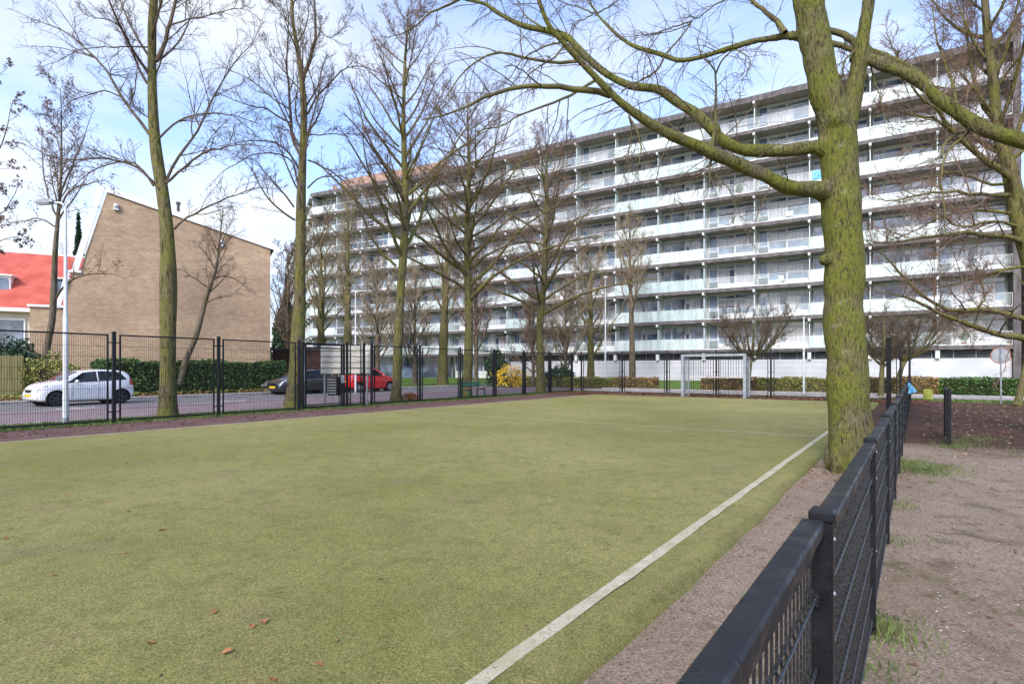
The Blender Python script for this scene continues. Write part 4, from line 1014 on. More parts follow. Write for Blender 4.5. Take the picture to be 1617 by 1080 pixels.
# first tree of the row
Y1 = 17.96
man = [(pix([(243, 294), (228, 272), (208, 260), (180, 254), (155, 250), (125, 253), (97, 251), (64, 241), (42, 222)], Y1, -1.2), .055, .008),
 (pix([(237, 214), (219, 189), (194, 155), (167, 111), (139, 80), (111, 55), (83, 42), (47, 28), (12, 14)], Y1, 1.5), .065, .008),
 (pix([(194, 155), (167, 144), (139, 150), (111, 161), (89, 178), (72, 189)], Y1+.6, -.8), .03, .006),
 (pix([(233, 133), (211, 89), (205, 66), (194, 47), (167, 30), (147, 28), (130, 5)], Y1, -1.8), .05, .008),
 (pix([(247, 97), (258, 72), (269, 36), (278, 0), (290, -60), (296, -120)], Y1, .6), .085, .02),
 (pix([(268, 40), (306, 28), (333, 25), (367, 14), (397, 19)], Y1+.2, -1.4), .035, .006),
 (pix([(261, 289), (278, 255), (306, 219), (333, 164), (358, 117), (394, 72), (420, 30)], Y1, 1.6), .06, .008),
 (pix([(258, 292), (292, 264), (333, 239), (365, 230), (389, 228), (430, 235)], Y1, -1.6), .055, .007),
 (pix([(251, 219), (267, 203), (292, 186), (319, 180), (361, 182), (397, 192), (425, 210)], Y1, -.8), .045, .006),
 (pix([(275, 362), (292, 346), (333, 325), (383, 304), (417, 296), (440, 300)], Y1, 1.2), .05, .007),
 (pix([(250, 298), (229, 275), (215, 258), (190, 256), (150, 268), (120, 290), (100, 330)], Y1, 1.8), .05, .007),
 (pix([(236, 75), (222, 74), (190, 74), (150, 75), (125, 80), (90, 98), (60, 107)], Y1, -.5), .03, .005),
 (pix([(240, 190), (222, 178), (208, 165), (200, 150)], Y1, -.5), .025, .008),
 (pix([(243, 0), (225, -60), (190, -120)], Y1, .8), .06, .02)]
tree('bare_tree', 'mossy bare tree nearest in the row, between the lamp post and the leaning sapling', ST(-19.27, 8.3), pix([(265, 658), (265, 600), (265, 540), (266, 450), (263, 360), (256, 300), (248, 250), (244, 215), (241, 160), (240, 100), (240, 50), (243, 0), (246, -60), (244, -140), (242, -230)], Y1),
     [.25, .235, .23, .235, .20, .18, .165, .15, .14, .125, .12, .11, .085, .06, .03], man, 21, AU(16, .55, 3.4, 1.8, (.5, .95), .12, .02), (13, 8, 4), 1.1, group=GR, limbs_in_crown=True, l2=.36)
Y2 = 22.1
man = [(pix([(478, 130), (486, 103), (494, 75), (499, 42), (497, 0), (494, -50)], Y2, -.5), .10, .02),
 (pix([(486, 180), (497, 158), (522, 130), (544, 111), (572, 105), (600, 117), (625, 150)], Y2, 1.2), .055, .008),
 (pix([(474, 245), (461, 214), (458, 180), (456, 139), (453, 97), (454, 50), (452, 0)], Y2, .9), .085, .015),
 (pix([(458, 194), (433, 180), (422, 172), (392, 167), (358, 153), (330, 140)], Y2+.3, -1.5), .045, .006),
 (pix([(456, 172), (428, 153), (400, 130), (378, 117), (350, 108), (320, 112)], Y2+.3, 1.5), .045, .006),
 (pix([(472, 267), (456, 242), (433, 225), (406, 222), (350, 231), (320, 240)], Y2, -1.2), .05, .007),
 (pix([(470, 290), (461, 256), (433, 242), (406, 242), (378, 256), (350, 275), (325, 300)], Y2, .5), .05, .007),
 (pix([(486, 214), (517, 213), (545, 212), (572, 213), (600, 222)], Y2, .4), .035, .006),
 (pix([(486, 297), (506, 281), (531, 278), (560, 290), (590, 320)], Y2, -1.4), .04, .007),
 (pix([(486, 253), (513, 266), (546, 290), (568, 326), (574, 346), (590, 372)], Y2, 1.5), .045, .007),
 (pix([(483, 348), (498, 346), (520, 357), (540, 379), (568, 405), (585, 430)], Y2, -1.2), .045, .007),
 (pix([(466, 348), (444, 333), (420, 309), (400, 270), (375, 240)], Y2, -1.0), .055, .007),
 (pix([(464, 327), (438, 294), (420, 274), (395, 250), (370, 252)], Y2, 1.3), .05, .007),
 (pix([(478, 410), (488, 395), (500, 385), (512, 360), (518, 330)], Y2, .8), .04, .01),
 (pix([(499, 42), (520, 60), (545, 40), (560, 5)], Y2-.4, .5), .03, .006)]
tree('bare_tree', 'mossy bare tree second in the row, with two tall leaders, left of the gate', ST(-19.8, 13.0), pix([(462, 643), (466, 600), (470, 540), (474, 450), (475, 350), (476, 300), (478, 250), (480, 180), (477, 130), (470, 80), (462, 30), (460, -20), (459, -70)], Y2),
     [.31, .275, .26, .21, .185, .165, .15, .125, .10, .08, .065, .045, .02], man, 22, AU(18, .45, 4.0, 1.8, (.45, .95), .12, .02), (12, 8, 4), 1.2, group=GR, limbs_in_crown=True, l2=.36)
Y3 = 25.9
man = [(pix([(625, 420), (605, 401), (587, 377), (574, 346), (566, 326), (550, 300), (530, 285)], Y3, 1.0), .07, .008),
 (pix([(630, 232), (600, 200), (580, 170), (560, 140), (540, 128)], Y3, -1), .05, .007),
 (pix([(640, 300), (655, 260), (668, 220), (690, 180), (720, 150)], Y3, 1), .055, .007),
 (pix([(642, 310), (665, 290), (695, 275), (720, 268), (745, 255)], Y3, -1.2), .05, .007),
 (pix([(638, 300), (620, 270), (605, 258), (580, 262), (560, 275)], Y3, 1.2), .05, .007)]
tree('bare_tree', 'bare upright tree third in the row, behind the tall fence right of the red car', ST(-19.3, 18.05), pix([(625, 635), (627, 600), (628, 560), (632, 470), (637, 400), (640, 340), (640, 290), (638, 240), (637, 190), (638, 140), (640, 90), (643, 50), (645, 10)], Y3),
     [.26, .21, .20, .19, .18, .165, .15, .12, .095, .08, .06, .04, .02], man, 23, AU(36, .36, 5.8, 1.8, (.6, 1.1), .09, .03), (11, 8, 4), 1.4, group=GR, mats=('bark_green', 'twig_red'), l2=.36)
b = ST(-19.5, 23.3); tree('bare_tree', 'bushy reddish bare tree fourth in the row, left of the yellow bush', b, [b, b+Vector((.1, .0, 4)), b+Vector((.0, 0, 8)), b+Vector((.1, 0, 12)), b+Vector((0, 0, 15.8))],
     [.25, .22, .17, .10, .02], (), 24, AU(46, .32, 6.6, 2.2, (.8, 1.3), .06, .06), (12, 9, 5), 1.15, mats=('bark_green', 'twig_red'), group=GR)
b = ST(-19.5, 30.6); tree('bare_tree', 'bare tree fifth and farthest in the row, at the far left corner of the court', b, [b, b+Vector((-.05, .0, 4)), b+Vector((.25, 0, 8)), b+Vector((.35, 0, 12)), b+Vector((.4, 0, 16.2))],
     [.28, .22, .19, .11, .02], (), 25, AU(44, .30, 6.8, 2.2, (.8, 1.3), .06, .06), (12, 9, 5), 1.25, mats=('bark_green', 'twig_red'), group=GR)

# left: tree behind the lamp post, leaning sapling, leafy twigs from outside the frame
Y7 = 29.5
tree('bare_tree', 'thin bare tree with withered leaves straight behind the left lamp post', W(66, 600, Y7)-Vector((0, 0, W(66, 600, Y7).z)), pix([(66, 628), (68, 590), (75, 545), (83, 500), (85, 455), (87, 400), (91, 350), (95, 300), (97, 240), (97, 190), (95, 140)], Y7),
     [.21, .18, .16, .15, .14, .13, .085, .065, .05, .03, .012],
     [(pix([(89, 470), (100, 454), (125, 437), (150, 432), (180, 433), (200, 442)], Y7, -1.5), .06, .01), (pix([(92, 345), (78, 312), (70, 280), (66, 230), (62, 180)], Y7, 1), .05, .008),
      (pix([(95, 330), (112, 300), (135, 292), (160, 285), (190, 300)], Y7, -1), .05, .008), (pix([(95, 310), (110, 270), (128, 230), (140, 190), (150, 170)], Y7, .5), .05, .008),
      (pix([(90, 360), (60, 345), (35, 350), (5, 352)], Y7, -.8), .04, .008)], 31, AU(16, .55, 3.0, 1.2, (.4, .9), .1, .03), (9, 7, 3), 1.0, mats=('bark_brown', 'twig_red'), leaves=2600)
Y8 = 31.3
tree('bare_tree', 'slender leaning young tree by the hedge in front of the brick house wall', ST(-33.0, 14.9), pix([(283, 606), (293, 570), (308, 535), (318, 500), (327, 465), (336, 440), (342, 420), (345, 395), (349, 360), (352, 330)], Y8),
     [.19, .16, .14, .13, .12, .10, .08, .06, .04, .015],
     [(pix([(330, 455), (300, 435), (285, 425)], Y8, -.6), .05, .01), (pix([(336, 440), (355, 436), (378, 445), (395, 460)], Y8, .6), .05, .01), (pix([(322, 480), (345, 470), (365, 465), (385, 450)], Y8, -.8), .04, .01), (pix([(340, 425), (320, 395), (305, 380)], Y8, .8), .04, .01), (pix([(345, 400), (365, 375), (385, 365)], Y8, .3), .04, .01)], 32, AU(14, .5, 2.2, 1.0, (.5, 1.0), .1, .02), (7, 6, 3), 1.0, mats=('bark_brown', 'twig'), leaves=260)
Y9 = 24.0
tree('bare_tree', 'tree mostly outside the left edge, only its leafy twig ends in view', Vector((-27.5, 25.5, 0)), [Vector((-27.5, 25.5, z)) for z in (0, 4, 8, 13)], [.3, .25, .15, .04],
     [(pix([(-140, 300), (-60, 270), (-10, 250), (10, 200), (20, 160)], Y9, .5), .06, .008), (pix([(-150, 360), (-70, 350), (-20, 345), (10, 330), (30, 290)], Y9, -.5), .06, .008), (pix([(-120, 250), (-50, 180), (-10, 130), (8, 110)], Y9, .8), .06, .008), (pix([(-140, 400), (-60, 400), (-10, 385), (20, 375), (50, 380)], Y9, .2), .05, .008)], 33, None, (9, 6, 3), 1.0, mats=('bark_brown', 'twig_red'), leaves=3200, leafmat='leaf_brown', l2=.28)

# the big tree by the low fence: trunk and great limbs in one skin
YB = 8.26
def wr(lst): return [(px, py, w_) for px, py, w_ in lst]
big = thing('big_tree', 'big mossy forked tree beside the low fence at the right edge of the turf', 'tree', ST(-.78, 9.6))
bo = Vector(big.location)
def limb(pts, dY0=0, dY1=0): # (px, py, width px)
    n = len(pts); P = []; Rr = []
    for i, (px, py, w_) in enumerate(pts):
        Y = YB+dY0+(dY1-dY0)*i/(n-1); P.append(W(px, py, Y)); Rr.append(w_/2/F*Y*.87)
    return P, Rr
LB = [limb([(1352, 775, 100), (1350, 752, 80), (1348, 725, 77), (1345, 690, 75), (1341, 640, 69), (1338, 600, 67), (1334, 500, 65), (1333, 400, 64), (1328, 330, 63), (1324, 260, 61), (1320, 200, 60), (1312, 170, 56), (1301, 134, 54), (1293, 100, 52), (1283, 50, 50), (1275, 0, 49), (1268, -60, 46), (1262, -150, 40), (1268, -280, 32)]),
 limb([(1325, 235, 40), (1335, 200, 40), (1341, 175, 36), (1348, 134, 32), (1355, 110, 27), (1359, 88, 26), (1364, 50, 22), (1370, 0, 20), (1376, -60, 18), (1385, -150, 13)], 0, -.3),
 limb([(1322, 312, 30), (1300, 302, 32), (1275, 300, 28), (1250, 297, 25), (1200, 277, 24), (1150, 253, 23), (1100, 229, 21), (1061, 214, 19), (1019, 190, 17), (978, 161, 14), (950, 133, 13), (917, 97, 12), (892, 70, 11), (867, 42, 10), (850, 0, 9), (842, -40, 7)], 0, -1.1),
 limb([(1318, 225, 26), (1297, 233, 26), (1270, 235, 22), (1240, 238, 23), (1180, 236, 22), (1145, 222, 20), (1122, 200, 20), (1100, 180, 19), (1070, 162, 17), (1042, 144, 16), (992, 133, 14), (958, 117, 13), (930, 94, 13), (910, 74, 13), (894, 58, 12), (867, 50, 12), (825, 39, 10), (789, 22, 8), (764, 7, 7), (728, -2, 6)], 0, 1.2),
 limb([(1275, 62, 20), (1257, 58, 14), (1241, 56, 13), (1196, 64, 11), (1148, 77, 10), (1100, 92, 9), (1075, 96, 9), (1047, 86, 9), (1005, 75, 8), (978, 58, 7), (958, 39, 6), (942, 22, 5)], 0, 1.6),
 limb([(1340, 92, 18), (1363, 92, 22), (1378, 95, 20), (1404, 106, 20), (1430, 116, 21), (1452, 126, 22), (1484, 153, 22), (1516, 179, 23), (1563, 204, 25), (1617, 224, 26), (1680, 240, 24), (1760, 250, 18)], 0, -1.2),
 limb([(1358, 80, 12), (1385, 84, 12), (1412, 96, 11), (1440, 108, 10), (1465, 128, 9)], .05, -.4)]
bm_ = MB()
for P, Rr in LB:
    pp = resample(P, max(12, len(P)*3)); n0 = len(pp); rx = radii(P, Rr, n0)
    # walk in even steps of radius
    gq = np.random.default_rng(len(P)); ph_ = gq.uniform(0, 6)
    wob_ = np.stack([np.interp(np.linspace(0, 1, n0), np.linspace(0, 1, n0//4+2), gq.normal(0, 1, n0//4+2)) for _ in range(3)], 1); pp = pp+wob_*(rx[:, None]*(.16 if rx[0] < .3 else .05))
    rx = rx*(1+.035*np.sin(np.arange(n0)*1.3+ph_)+gq.normal(0, .015, n0))
    bm_.tube([Vector(v)-bo for v in pp], list(rx), 20, True, True)
for px, py, w_, dy in ((1364, 86, 17, -.02), (1322, 190, 22, -.14), (1300, 232, 19, 0), (1302, 303, 21, 0), (1128, 205, 13, .3), (896, 60, 9, 1.0), (1340, 345, 22, -.08), (1303, 410, 12, -.05), (1287, 30, 20, -.04), (1350, 430, 18, -.10), (1250, 57, 9, .1)):
    p = W(px, py, YB+dy)-bo; bm_.sphere(p, w_*.8/F*YB, 14, 10)
for k in range(6):     # root flare
    a = k*1.05+.3; bm_.tube([Vector((.2*math.cos(a), .2*math.sin(a), .35)), Vector((.25*math.cos(a), .25*math.sin(a), .1)), Vector((.34*math.cos(a), .34*math.sin(a), -.08))], [.12, .11, .08], 10)
tk = bm_.obj('trunk', 'bark_big', big)
rm_ = tk.modifiers.new('r', 'REMESH'); rm_.mode = 'VOXEL'; rm_.voxel_size = .021
sm_ = tk.modifiers.new('s', 'SMOOTH'); sm_.factor = .5; sm_.iterations = 4
tx_ = bpy.data.textures.new('bark_relief', 'CLOUDS'); tx_.noise_scale = .05; tx_.noise_depth = 3
bpy.context.view_layer.update(); dg = bpy.context.evaluated_depsgraph_get(); me = bpy.data.meshes.new_from_object(tk.evaluated_get(dg)); tk.modifiers.clear(); tk.data = me
co = np.zeros(len(me.vertices)*3, dtype=np.float32); me.vertices.foreach_get('co', co); co = co.reshape(-1, 3); nr_ = np.zeros(len(me.vertices)*3, dtype=np.float32); me.vertices.foreach_get('normal', nr_); nr_ = nr_.reshape(-1, 3)
an_ = np.arctan2(co[:, 1], co[:, 0]-.0); 
from mathutils import noise as mn
hgt = np.array([.8*mn.fractal(Vector((x*24, y*24, z*5)), .9, 2.0, 4)+.8*mn.noise(Vector((x*3.5, y*3.5, z*2.0))) for x, y, z in co.tolist()], dtype=np.float32)
radw = np.clip(1.0-np.abs(co[:, 0]+.0)/3.0, .35, 1)
co += nr_*(hgt*.0135*radw)[:, None]; me.vertices.foreach_set('co', co.ravel()); me.polygons.foreach_set('use_smooth', np.ones(len(me.polygons), dtype=bool)); me.update()
# side branches of the big tree
g = np.random.default_rng(77)
mn_l = [(pix([(964, 151), (922, 142), (867, 136), (825, 136), (769, 153), (728, 172), (700, 183), (665, 190)], YB-.5, -.6), .055, .008),
 (pix([(922, 96), (880, 99), (839, 94), (792, 83), (742, 105), (700, 161), (680, 190)], YB+.8, -.4), .035, .005),
 (pix([(942, 126), (905, 148), (870, 165), (830, 178), (790, 200), (760, 205), (730, 235)], YB+.3, -.5), .028, .005),
 (pix([(728, -2), (705, 10), (683, 19), (655, 42), (642, 50), (617, 58), (594, 58)], YB+1.2, .4), .028, .004),
 (pix([(892, 65), (870, 72), (850, 78), (825, 95), (800, 130), (780, 150)], YB+.9, -.5), .02, .004),
 (pix([(892, 72), (870, 95), (838, 115), (815, 140), (795, 130)], YB+.6, -.6), .02, .004),
 (pix([(1124, 240), (1129, 192), (1130, 150), (1130, 118), (1118, 98), (1108, 88), (1100, 60)], YB-.4, -.5), .03, .006),
 (pix([(1130, 118), (1138, 100), (1157, 80), (1185, 95), (1160, 150)], YB-.6, -.5), .014, .003),
 (pix([(1122, 225), (1122, 255), (1121, 275), (1124, 300)], YB-.3, -.1), .028, .006),
 (pix([(1240, 52), (1228, 35), (1205, 16), (1186, 0), (1160, -30)], YB+.1, .5), .05, .02),
 (pix([(1186, 0), (1150, -2), (1125, 10), (1100, 30), (1080, 12)], YB+.5, .4), .02, .004),
 (pix([(1050, 87), (1075, 60), (1092, 35), (1060, 50), (1000, 60)], YB+1, .6), .02, .004),
 (pix([(1048, 92), (1040, 108), (1020, 123), (1000, 133), (982, 145)], YB+1, -1.3), .022, .010),
 (pix([(1092, 34), (1060, 44), (1030, 54), (990, 58), (950, 57)], YB+1.3, .2), .016, .003),
 (pix([(942, 22), (935, 10), (925, -10)], YB+1.6, .2), .026, .015), (pix([(938, 22), (915, 12), (890, 5), (870, -5)], YB+1.6, .4), .018, .004),
 (pix([(940, 24), (955, 15), (975, 2), (990, -10)], YB+1.6, .1), .018, .005), (pix([(935, 24), (915, 35), (900, 50)], YB+1.6, -.4), .014, .004),
 (pix([(993, 183), (1005, 205), (1012, 235), (1008, 260), (1000, 290)], YB-.8, -.2), .018, .003),
 (pix([(993, 184), (998, 200), (994, 230), (988, 262), (980, 300)], YB-.8, .2), .014, .003),
 (pix([(1308, 48), (1330, 54), (1349, 67), (1362, 85)], YB+.3, -.3), .055, .06), (pix([(1311, 69), (1330, 73), (1350, 82)], YB+.3, -.2), .05, .045),
 (pix([(1350, 82), (1335, 95), (1328, 120)], YB-.2, .0), .02, .008),
 (pix([(1130, 275), (1150, 300), (1165, 330), (1180, 370)], YB-.3, -.3), .012, .003), (pix([(1122, 272), (1100, 280), (1070, 300), (1060, 330)], YB-.3, .3), .012, .003),
 (pix([(1515, 190), (1530, 205), (1500, 235), (1488, 260), (1487, 300), (1492, 340), (1495, 372)], YB-.6, -.3), .022, .006),
 (pix([(1487, 250), (1490, 230), (1505, 215), (1530, 205)], YB-.7, .2), .018, .018),
 (pix([(1375, 105), (1385, 140), (1395, 175), (1400, 215)], YB-.1, -.3), .012, .003),
 (pix([(860, 45), (835, 30), (820, 10), (812, -15)], YB+.9, .4), .02, .006), (pix([(789, 22), (775, 12), (765, -10)], YB+1.1, .3), .014, .004)]
bp_ = np.array([resample(P, 16) for P, _, _ in mn_l]); br_ = np.array([np.linspace(a, b, 16) for _, a, b in mn_l]); bp_[:, 1:-1] += g.normal(0, .005, bp_[:, 1:-1].shape); br_ = br_*.85
for k in range(len(bp_)): V, Q = tubes([(bp_[k:k+1], br_[k:k+1], 10)], bo); link_obj('side_branch', np_mesh('side_branch', V, Q, True), 'limb_green', big)
lp = np.array([resample(P, 30) for P, r_ in LB[2:6]]); lr = np.array([radii(P, r_, 30) for P, r_ in LB[2:6]])
bt = []
p, d, L, r = spawn(lp, lr, 30, .12, 1.0, .6, 1.5, .22, g, .4, 2.2, .3, .008, .1); r = np.clip(r, .0045, .010); a1, b1 = grow(p, d, L, r, r*.35, 12, .075, .02, .13, g); bt.append((a1, b1, 5))
p, d, L, r = spawn(bp_, br_, 12, .2, 1.0, .5, 1.2, .45, g, .25, 1.3, .5, .008, .1); r = np.clip(r, .0045, .011); a2, b2 = grow(p, d, L, r, r*.4, 9, .11, .02, .12, g); bt.append((a2, b2, 5))
for a_, b_ in ((a1, b1), (a2, b2)):
    p, d, L, r = spawn(a_, b_, 6, .15, 1.0, .4, .9, .5, g, .15, .9, .7, .006, .0); r = np.clip(r, .003, .006); a3, b3 = grow(p, d, L, r, r*.5, 6, .12, .0, .12, g); bt.append((a3, b3, 3))
V, Q = tubes(bt, bo); link_obj('crown', np_mesh('crown', V, Q, True), 'twig', big)

# right edge tree
YR = 13.0
man = [(pix([(1612, 352), (1601, 300), (1592, 275), (1570, 265), (1532, 233), (1506, 211), (1484, 176), (1470, 140), (1455, 90)], YR, -.8), .13, .015),
 (pix([(1603, 293), (1561, 290), (1532, 279), (1500, 272), (1450, 285), (1400, 300)], YR, .8), .05, .007), (pix([(1605, 307), (1547, 307), (1489, 302), (1446, 309), (1403, 317), (1362, 312)], YR, -1.2), .06, .007),
 (pix([(1608, 336), (1547, 333), (1498, 339), (1460, 356), (1432, 371), (1389, 382)], YR, .6), .055, .007), (pix([(1612, 359), (1561, 348), (1521, 359), (1480, 340), (1440, 350)], YR, -1.6), .05, .007),
 (pix([(1622, 390), (1590, 373), (1532, 369), (1489, 371), (1446, 376), (1403, 384), (1366, 382)], YR, -.9), .085, .010), (pix([(1625, 419), (1575, 428), (1521, 445), (1475, 455), (1440, 460)], YR, .9), .045, .007),
 (pix([(1640, 540), (1617, 531), (1590, 530), (1561, 523), (1518, 508), (1475, 491), (1446, 474), (1417, 465), (1385, 462)], YR, -1.4), .11, .012),
 (pix([(1640, 510), (1617, 503), (1584, 494), (1544, 487), (1515, 491), (1475, 480), (1446, 460), (1417, 428), (1389, 399), (1366, 379)], YR, -.2), .095, .010),
 (pix([(1590, 255), (1610, 200), (1625, 150), (1640, 90)], YR, .4), .08, .02), (pix([(1574, 199), (1550, 160), (1535, 110), (1525, 50), (1520, -10)], YR, .6), .07, .015), (pix([(1569, 130), (1585, 90), (1600, 40), (1610, -20)], YR, -.6), .06, .015),
 (pix([(1506, 211), (1480, 190), (1440, 180), (1400, 175), (1380, 160)], YR-.5, .5), .05, .008), (pix([(1532, 233), (1520, 190), (1500, 120), (1480, 60), (1470, 0)], YR-.4, 1), .06, .010),
 (pix([(1484, 176), (1450, 150), (1420, 100), (1400, 50)], YR-.6, -.4), .04, .008), (pix([(1592, 259), (1560, 225), (1520, 225), (1470, 230), (1420, 240)], YR, 1.6), .05, .008),
 (pix([(1544, 487), (1555, 470), (1550, 440), (1535, 410)], YR-.1, .4), .03, .008), (pix([(1475, 480), (1490, 500), (1515, 515), (1540, 540)], YR, .5), .025, .006)]
tree('bare_tree', 'wide spreading mossy bare tree at the right edge with long low limbs', Vector((W(1668, 600, YR).x, YR, 0)), pix([(1668, 686), (1660, 600), (1650, 500), (1632, 420), (1612, 352), (1601, 300), (1592, 259), (1574, 199), (1569, 130), (1560, 60), (1555, 0), (1548, -80), (1545, -200)], YR),
     [.30, .27, .25, .22, .185, .16, .14, .12, .10, .085, .07, .05, .02], [(a_, b_*.78, c_*.8) for a_, b_, c_ in man], 41, AU(22, .45, 3.0, 1.6, (.5, 1.1), .10, .02), (15, 9, 4), 1.0, mats=('bark_green', 'twig_red'), l2=.38, l3=.45)
# leaning trunk at the right border
b = Vector((W(1606, 640, 23.2).x, 23.2, 0)); tree('bare_tree', 'leaning mossy trunk at the right border beside the road sign', b, [b, b+Vector((.25, 0, 1)), b+Vector((.75, .1, 3)), b+Vector((1.3, .2, 5)), b+Vector((1.6, .3, 8))], [.14, .12, .11, .08, .02], (), 42, AU(12, .4, 3.0, 1.5), (7, 5, 2), .9, group=None)

def umbrella(label, b, h, seed, rad, mats=('limb_green', 'twig'), lean=(0, 0), n=9):
    b = Vector(b); g_ = random.Random(seed); t1 = b+Vector((lean[0]*.5, lean[1]*.5, h*.28)); t2 = b+Vector((lean[0], lean[1], h*.42)); man = []
    for i in range(n):
        a = i*6.283/n+g_.uniform(-.3, .3); r_ = rad*g_.uniform(.75, 1.1); c_, s_ = math.cos(a), math.sin(a)
        man.append(([t1+(t2-t1)*g_.uniform(.3, 1), t2+Vector((c_*r_*.35, s_*r_*.35, h*.06)), t2+Vector((c_*r_*.62, s_*r_*.62, h*.24)), t2+Vector((c_*r_*.9, s_*r_*.9, h*(.36+.1*g_.random())))], .06*rad/2, .012))
    return tree('small_tree', label, b, [b, t1, t2, t2+Vector((.1, 0, h*.3)), t2+Vector((.1, 0, h*.5))], [.14, .12, .09, .05, .02], man, seed, None, (16, 10, 5), 1.6, mats=mats, cat='small tree', l2=.5, l3=.5, lift=.16, droop=.04)
umbrella('low round-crowned bare tree right behind the goal', (W(1180, 0, 34.5).x, 34.5, 0), 5.6, 51, 2.5, lean=(.3, 0))
umbrella('crooked small bare tree behind the tall lone post', (W(1391, 0, 31.0).x, 31.0, 0), 4.6, 52, 2.0, lean=(.1, 0))
umbrella('small bare tree leaning right, between the lone post and the mossy bollard', (W(1414, 0, 33.0).x, 33.0, 0), 5.4, 53, 2.6, lean=(.7, 0))

# trees on the lawn before the flats
def lawn_tree(label, px, Y, h, r0, seed, n, f0, Lb, Lt, mats, ang=(.45, .95), sub=(11, 9, 5), tw=1.9, lean=0, grp=None, name='bare_tree'):
    x = W(px, 0, Y).x; b = Vector((x, Y, gz((x, Y))-.05)); return tree(name, label, b, [b, b+Vector((lean*.2, 0, h*.3)), b+Vector((lean*.6, 0, h*.6)), b+Vector((lean, 0, h))], [r0, r0*.8, r0*.5, .03], (), seed, AU(n, f0, Lb, Lt, ang, .13, .0), sub, tw, mats=mats, group=grp)
lawn_tree('tall tan bare tree on the lawn right of the thin white lamp column', 999, 49.5, 14.2, .30, 61, 22, .42, 5.0, 2.0, ('bark_brown', 'twig_tan'), lean=-.3)
lawn_tree('low wide tan bare tree on the lawn left of the thin white lamp column', 933, 49.0, 11.0, .34, 62, 26, .20, 5.2, 2.2, ('bark_green', 'twig_tan'), (.6, 1.2))
lawn_tree('stout pollarded greenish tree on the lawn between the third and fourth row trees', 699, 52, 15.5, .48, 63, 24, .30, 5.5, 2.5, ('bark_green', 'twig_tan'), (.3, .7), lean=.5)
lawn_tree('greenish bare tree far back, just right of the second row tree', 507, 51, 13.5, .42, 64, 24, .28, 5.5, 2.5, ('bark_green', 'twig_tan'), (.4, .9))
lawn_tree('tall pale pollarded tree far back, behind the slim pale street lamp', 549, 62, 19.5, .50, 65, 26, .35, 6.0, 3, ('bark_green', 'twig_tan'), (.3, .7))
lawn_tree('hazy tan bare tree with a low broad crown left of the third row tree', 596, 47, 9.6, .22, 66, 32, .16, 4.6, 2.0, ('bark_brown', 'twig_tan'), (.5, 1.1), (12, 9, 5))
lawn_tree('tan many-stemmed bare tree just right of the third row tree', 655, 50, 9.8, .22, 67, 30, .14, 4.4, 2.0, ('bark_brown', 'twig_tan'), (.5, 1.1), (12, 9, 5))
lawn_tree('reddish bare tree with low twigs between the brick house and the flats', 455, 56, 13, .26, 68, 30, .18, 5.5, 2.0, ('bark_brown', 'twig_red'), (.4, .9), (11, 9, 5))
lawn_tree('low brown twiggy tree in front of the flats, right of the yellow bush', 842, 47, 7.2, .16, 69, 30, .12, 3.6, 1.5, ('bark_brown', 'twig_red'), (.4, 1.1), (12, 9, 5))
lawn_tree('low tan twiggy tree in front of the flats, behind the fifth row tree', 893, 48, 8.2, .16, 70, 30, .14, 3.8, 1.5, ('bark_brown', 'twig_tan'), (.4, 1.1), (12, 9, 5))
lawn_tree('reddish bare tree near the lobby, behind the fourth row tree', 752, 50, 11, .22, 71, 30, .2, 4.8, 1.8, ('bark_brown', 'twig_red'), (.4, 1.0), (11, 9, 5))

# ------------------------------------------------------------------ leafy things
def leafy(name, label, cat, boxfn, n, size, mat, core, seed, off, group=None, kind=None, stems=True):
    g = np.random.default_rng(seed); q = thing(name, label, cat, off, 0, group)
    P = boxfn(g, n); V, Q = leaves_mesh(P-np.asarray(off)[None], size, g); link_obj('foliage', np_mesh('foliage', V, Q), mat, q)
    if core is not None: core(q)
    return q
def hedge(label, s0, s1, t0, t1, h, mat, coremat, seed, dens=230, size=.085, z0=0):
    ctr = ST((s0+s1)/2, (t0+t1)/2, H(t0)+z0)
    def fn(g, n):
        s = g.uniform(s0, s1, n); t_ = g.uniform(t0, t1, n); z = h*g.uniform(0.02, 1, n); f = g.integers(0, 5, n)
        top = h*(1+.05*np.sin(s*2.1+t_*1.3)+.03*np.sin(s*5+t_*4)); d = g.normal(0, .035, n)
        s = np.where(f == 0, s0+d, np.where(f == 1, s1+d, s)); t_ = np.where(f == 2, t0+d, np.where(f == 3, t1+d, t_)); z = np.where(f == 4, top+g.normal(0, .03, n), z)
        bul = .06*np.sin(s*2.7+z*3)*np.sin(t_*2.9+z*2)
        s = s+bul*(f < 2); t_ = t_+bul*((f == 2) | (f == 3))
        return np.stack([CT*s+SN*t_, -SN*s+CT*t_, z+ctr.z], 1)
    area = 2*h*((s1-s0)+(t1-t0))+(s1-s0)*(t1-t0)
    def core(q):
        m = MB(); m.box(s0+.05, s1-.05, t0+.05, t1-.05, 0, h-.06, lambda p: ST(p[0], p[1], p[2])-Vector((ctr.x, ctr.y, 0))); m.obj('branches', coremat, q)
    return leafy('hedge', label, 'hedge', fn, int(area*dens), size, mat, core, seed, ctr)
hedge('clipped dark green hedge along the foot of the brick house', -34.0, -32.9, 11.2, 21.3, 1.8, 'leaf_hedge', 'hedge_core', 81, 330, .09, .06)
hedge('clipped green hedge before the white plinth wall, right part of the picture', 1.1, 14, 39.3, 40.7, .95, 'leaf_hedge', 'hedge_core', 82, 300)
hedge('orange-brown hedge left of the green one, behind the lone post', -2.6, 1.0, 39.3, 40.7, .95, 'leaf_bronze', 'hedge_core_brown', 83, 260)
hedge('yellowish brown hedge between the goal and the big tree', -8.3, -2.7, 39.3, 40.7, .88, 'leaf_yellowgreen', 'hedge_core_brown', 84, 260)
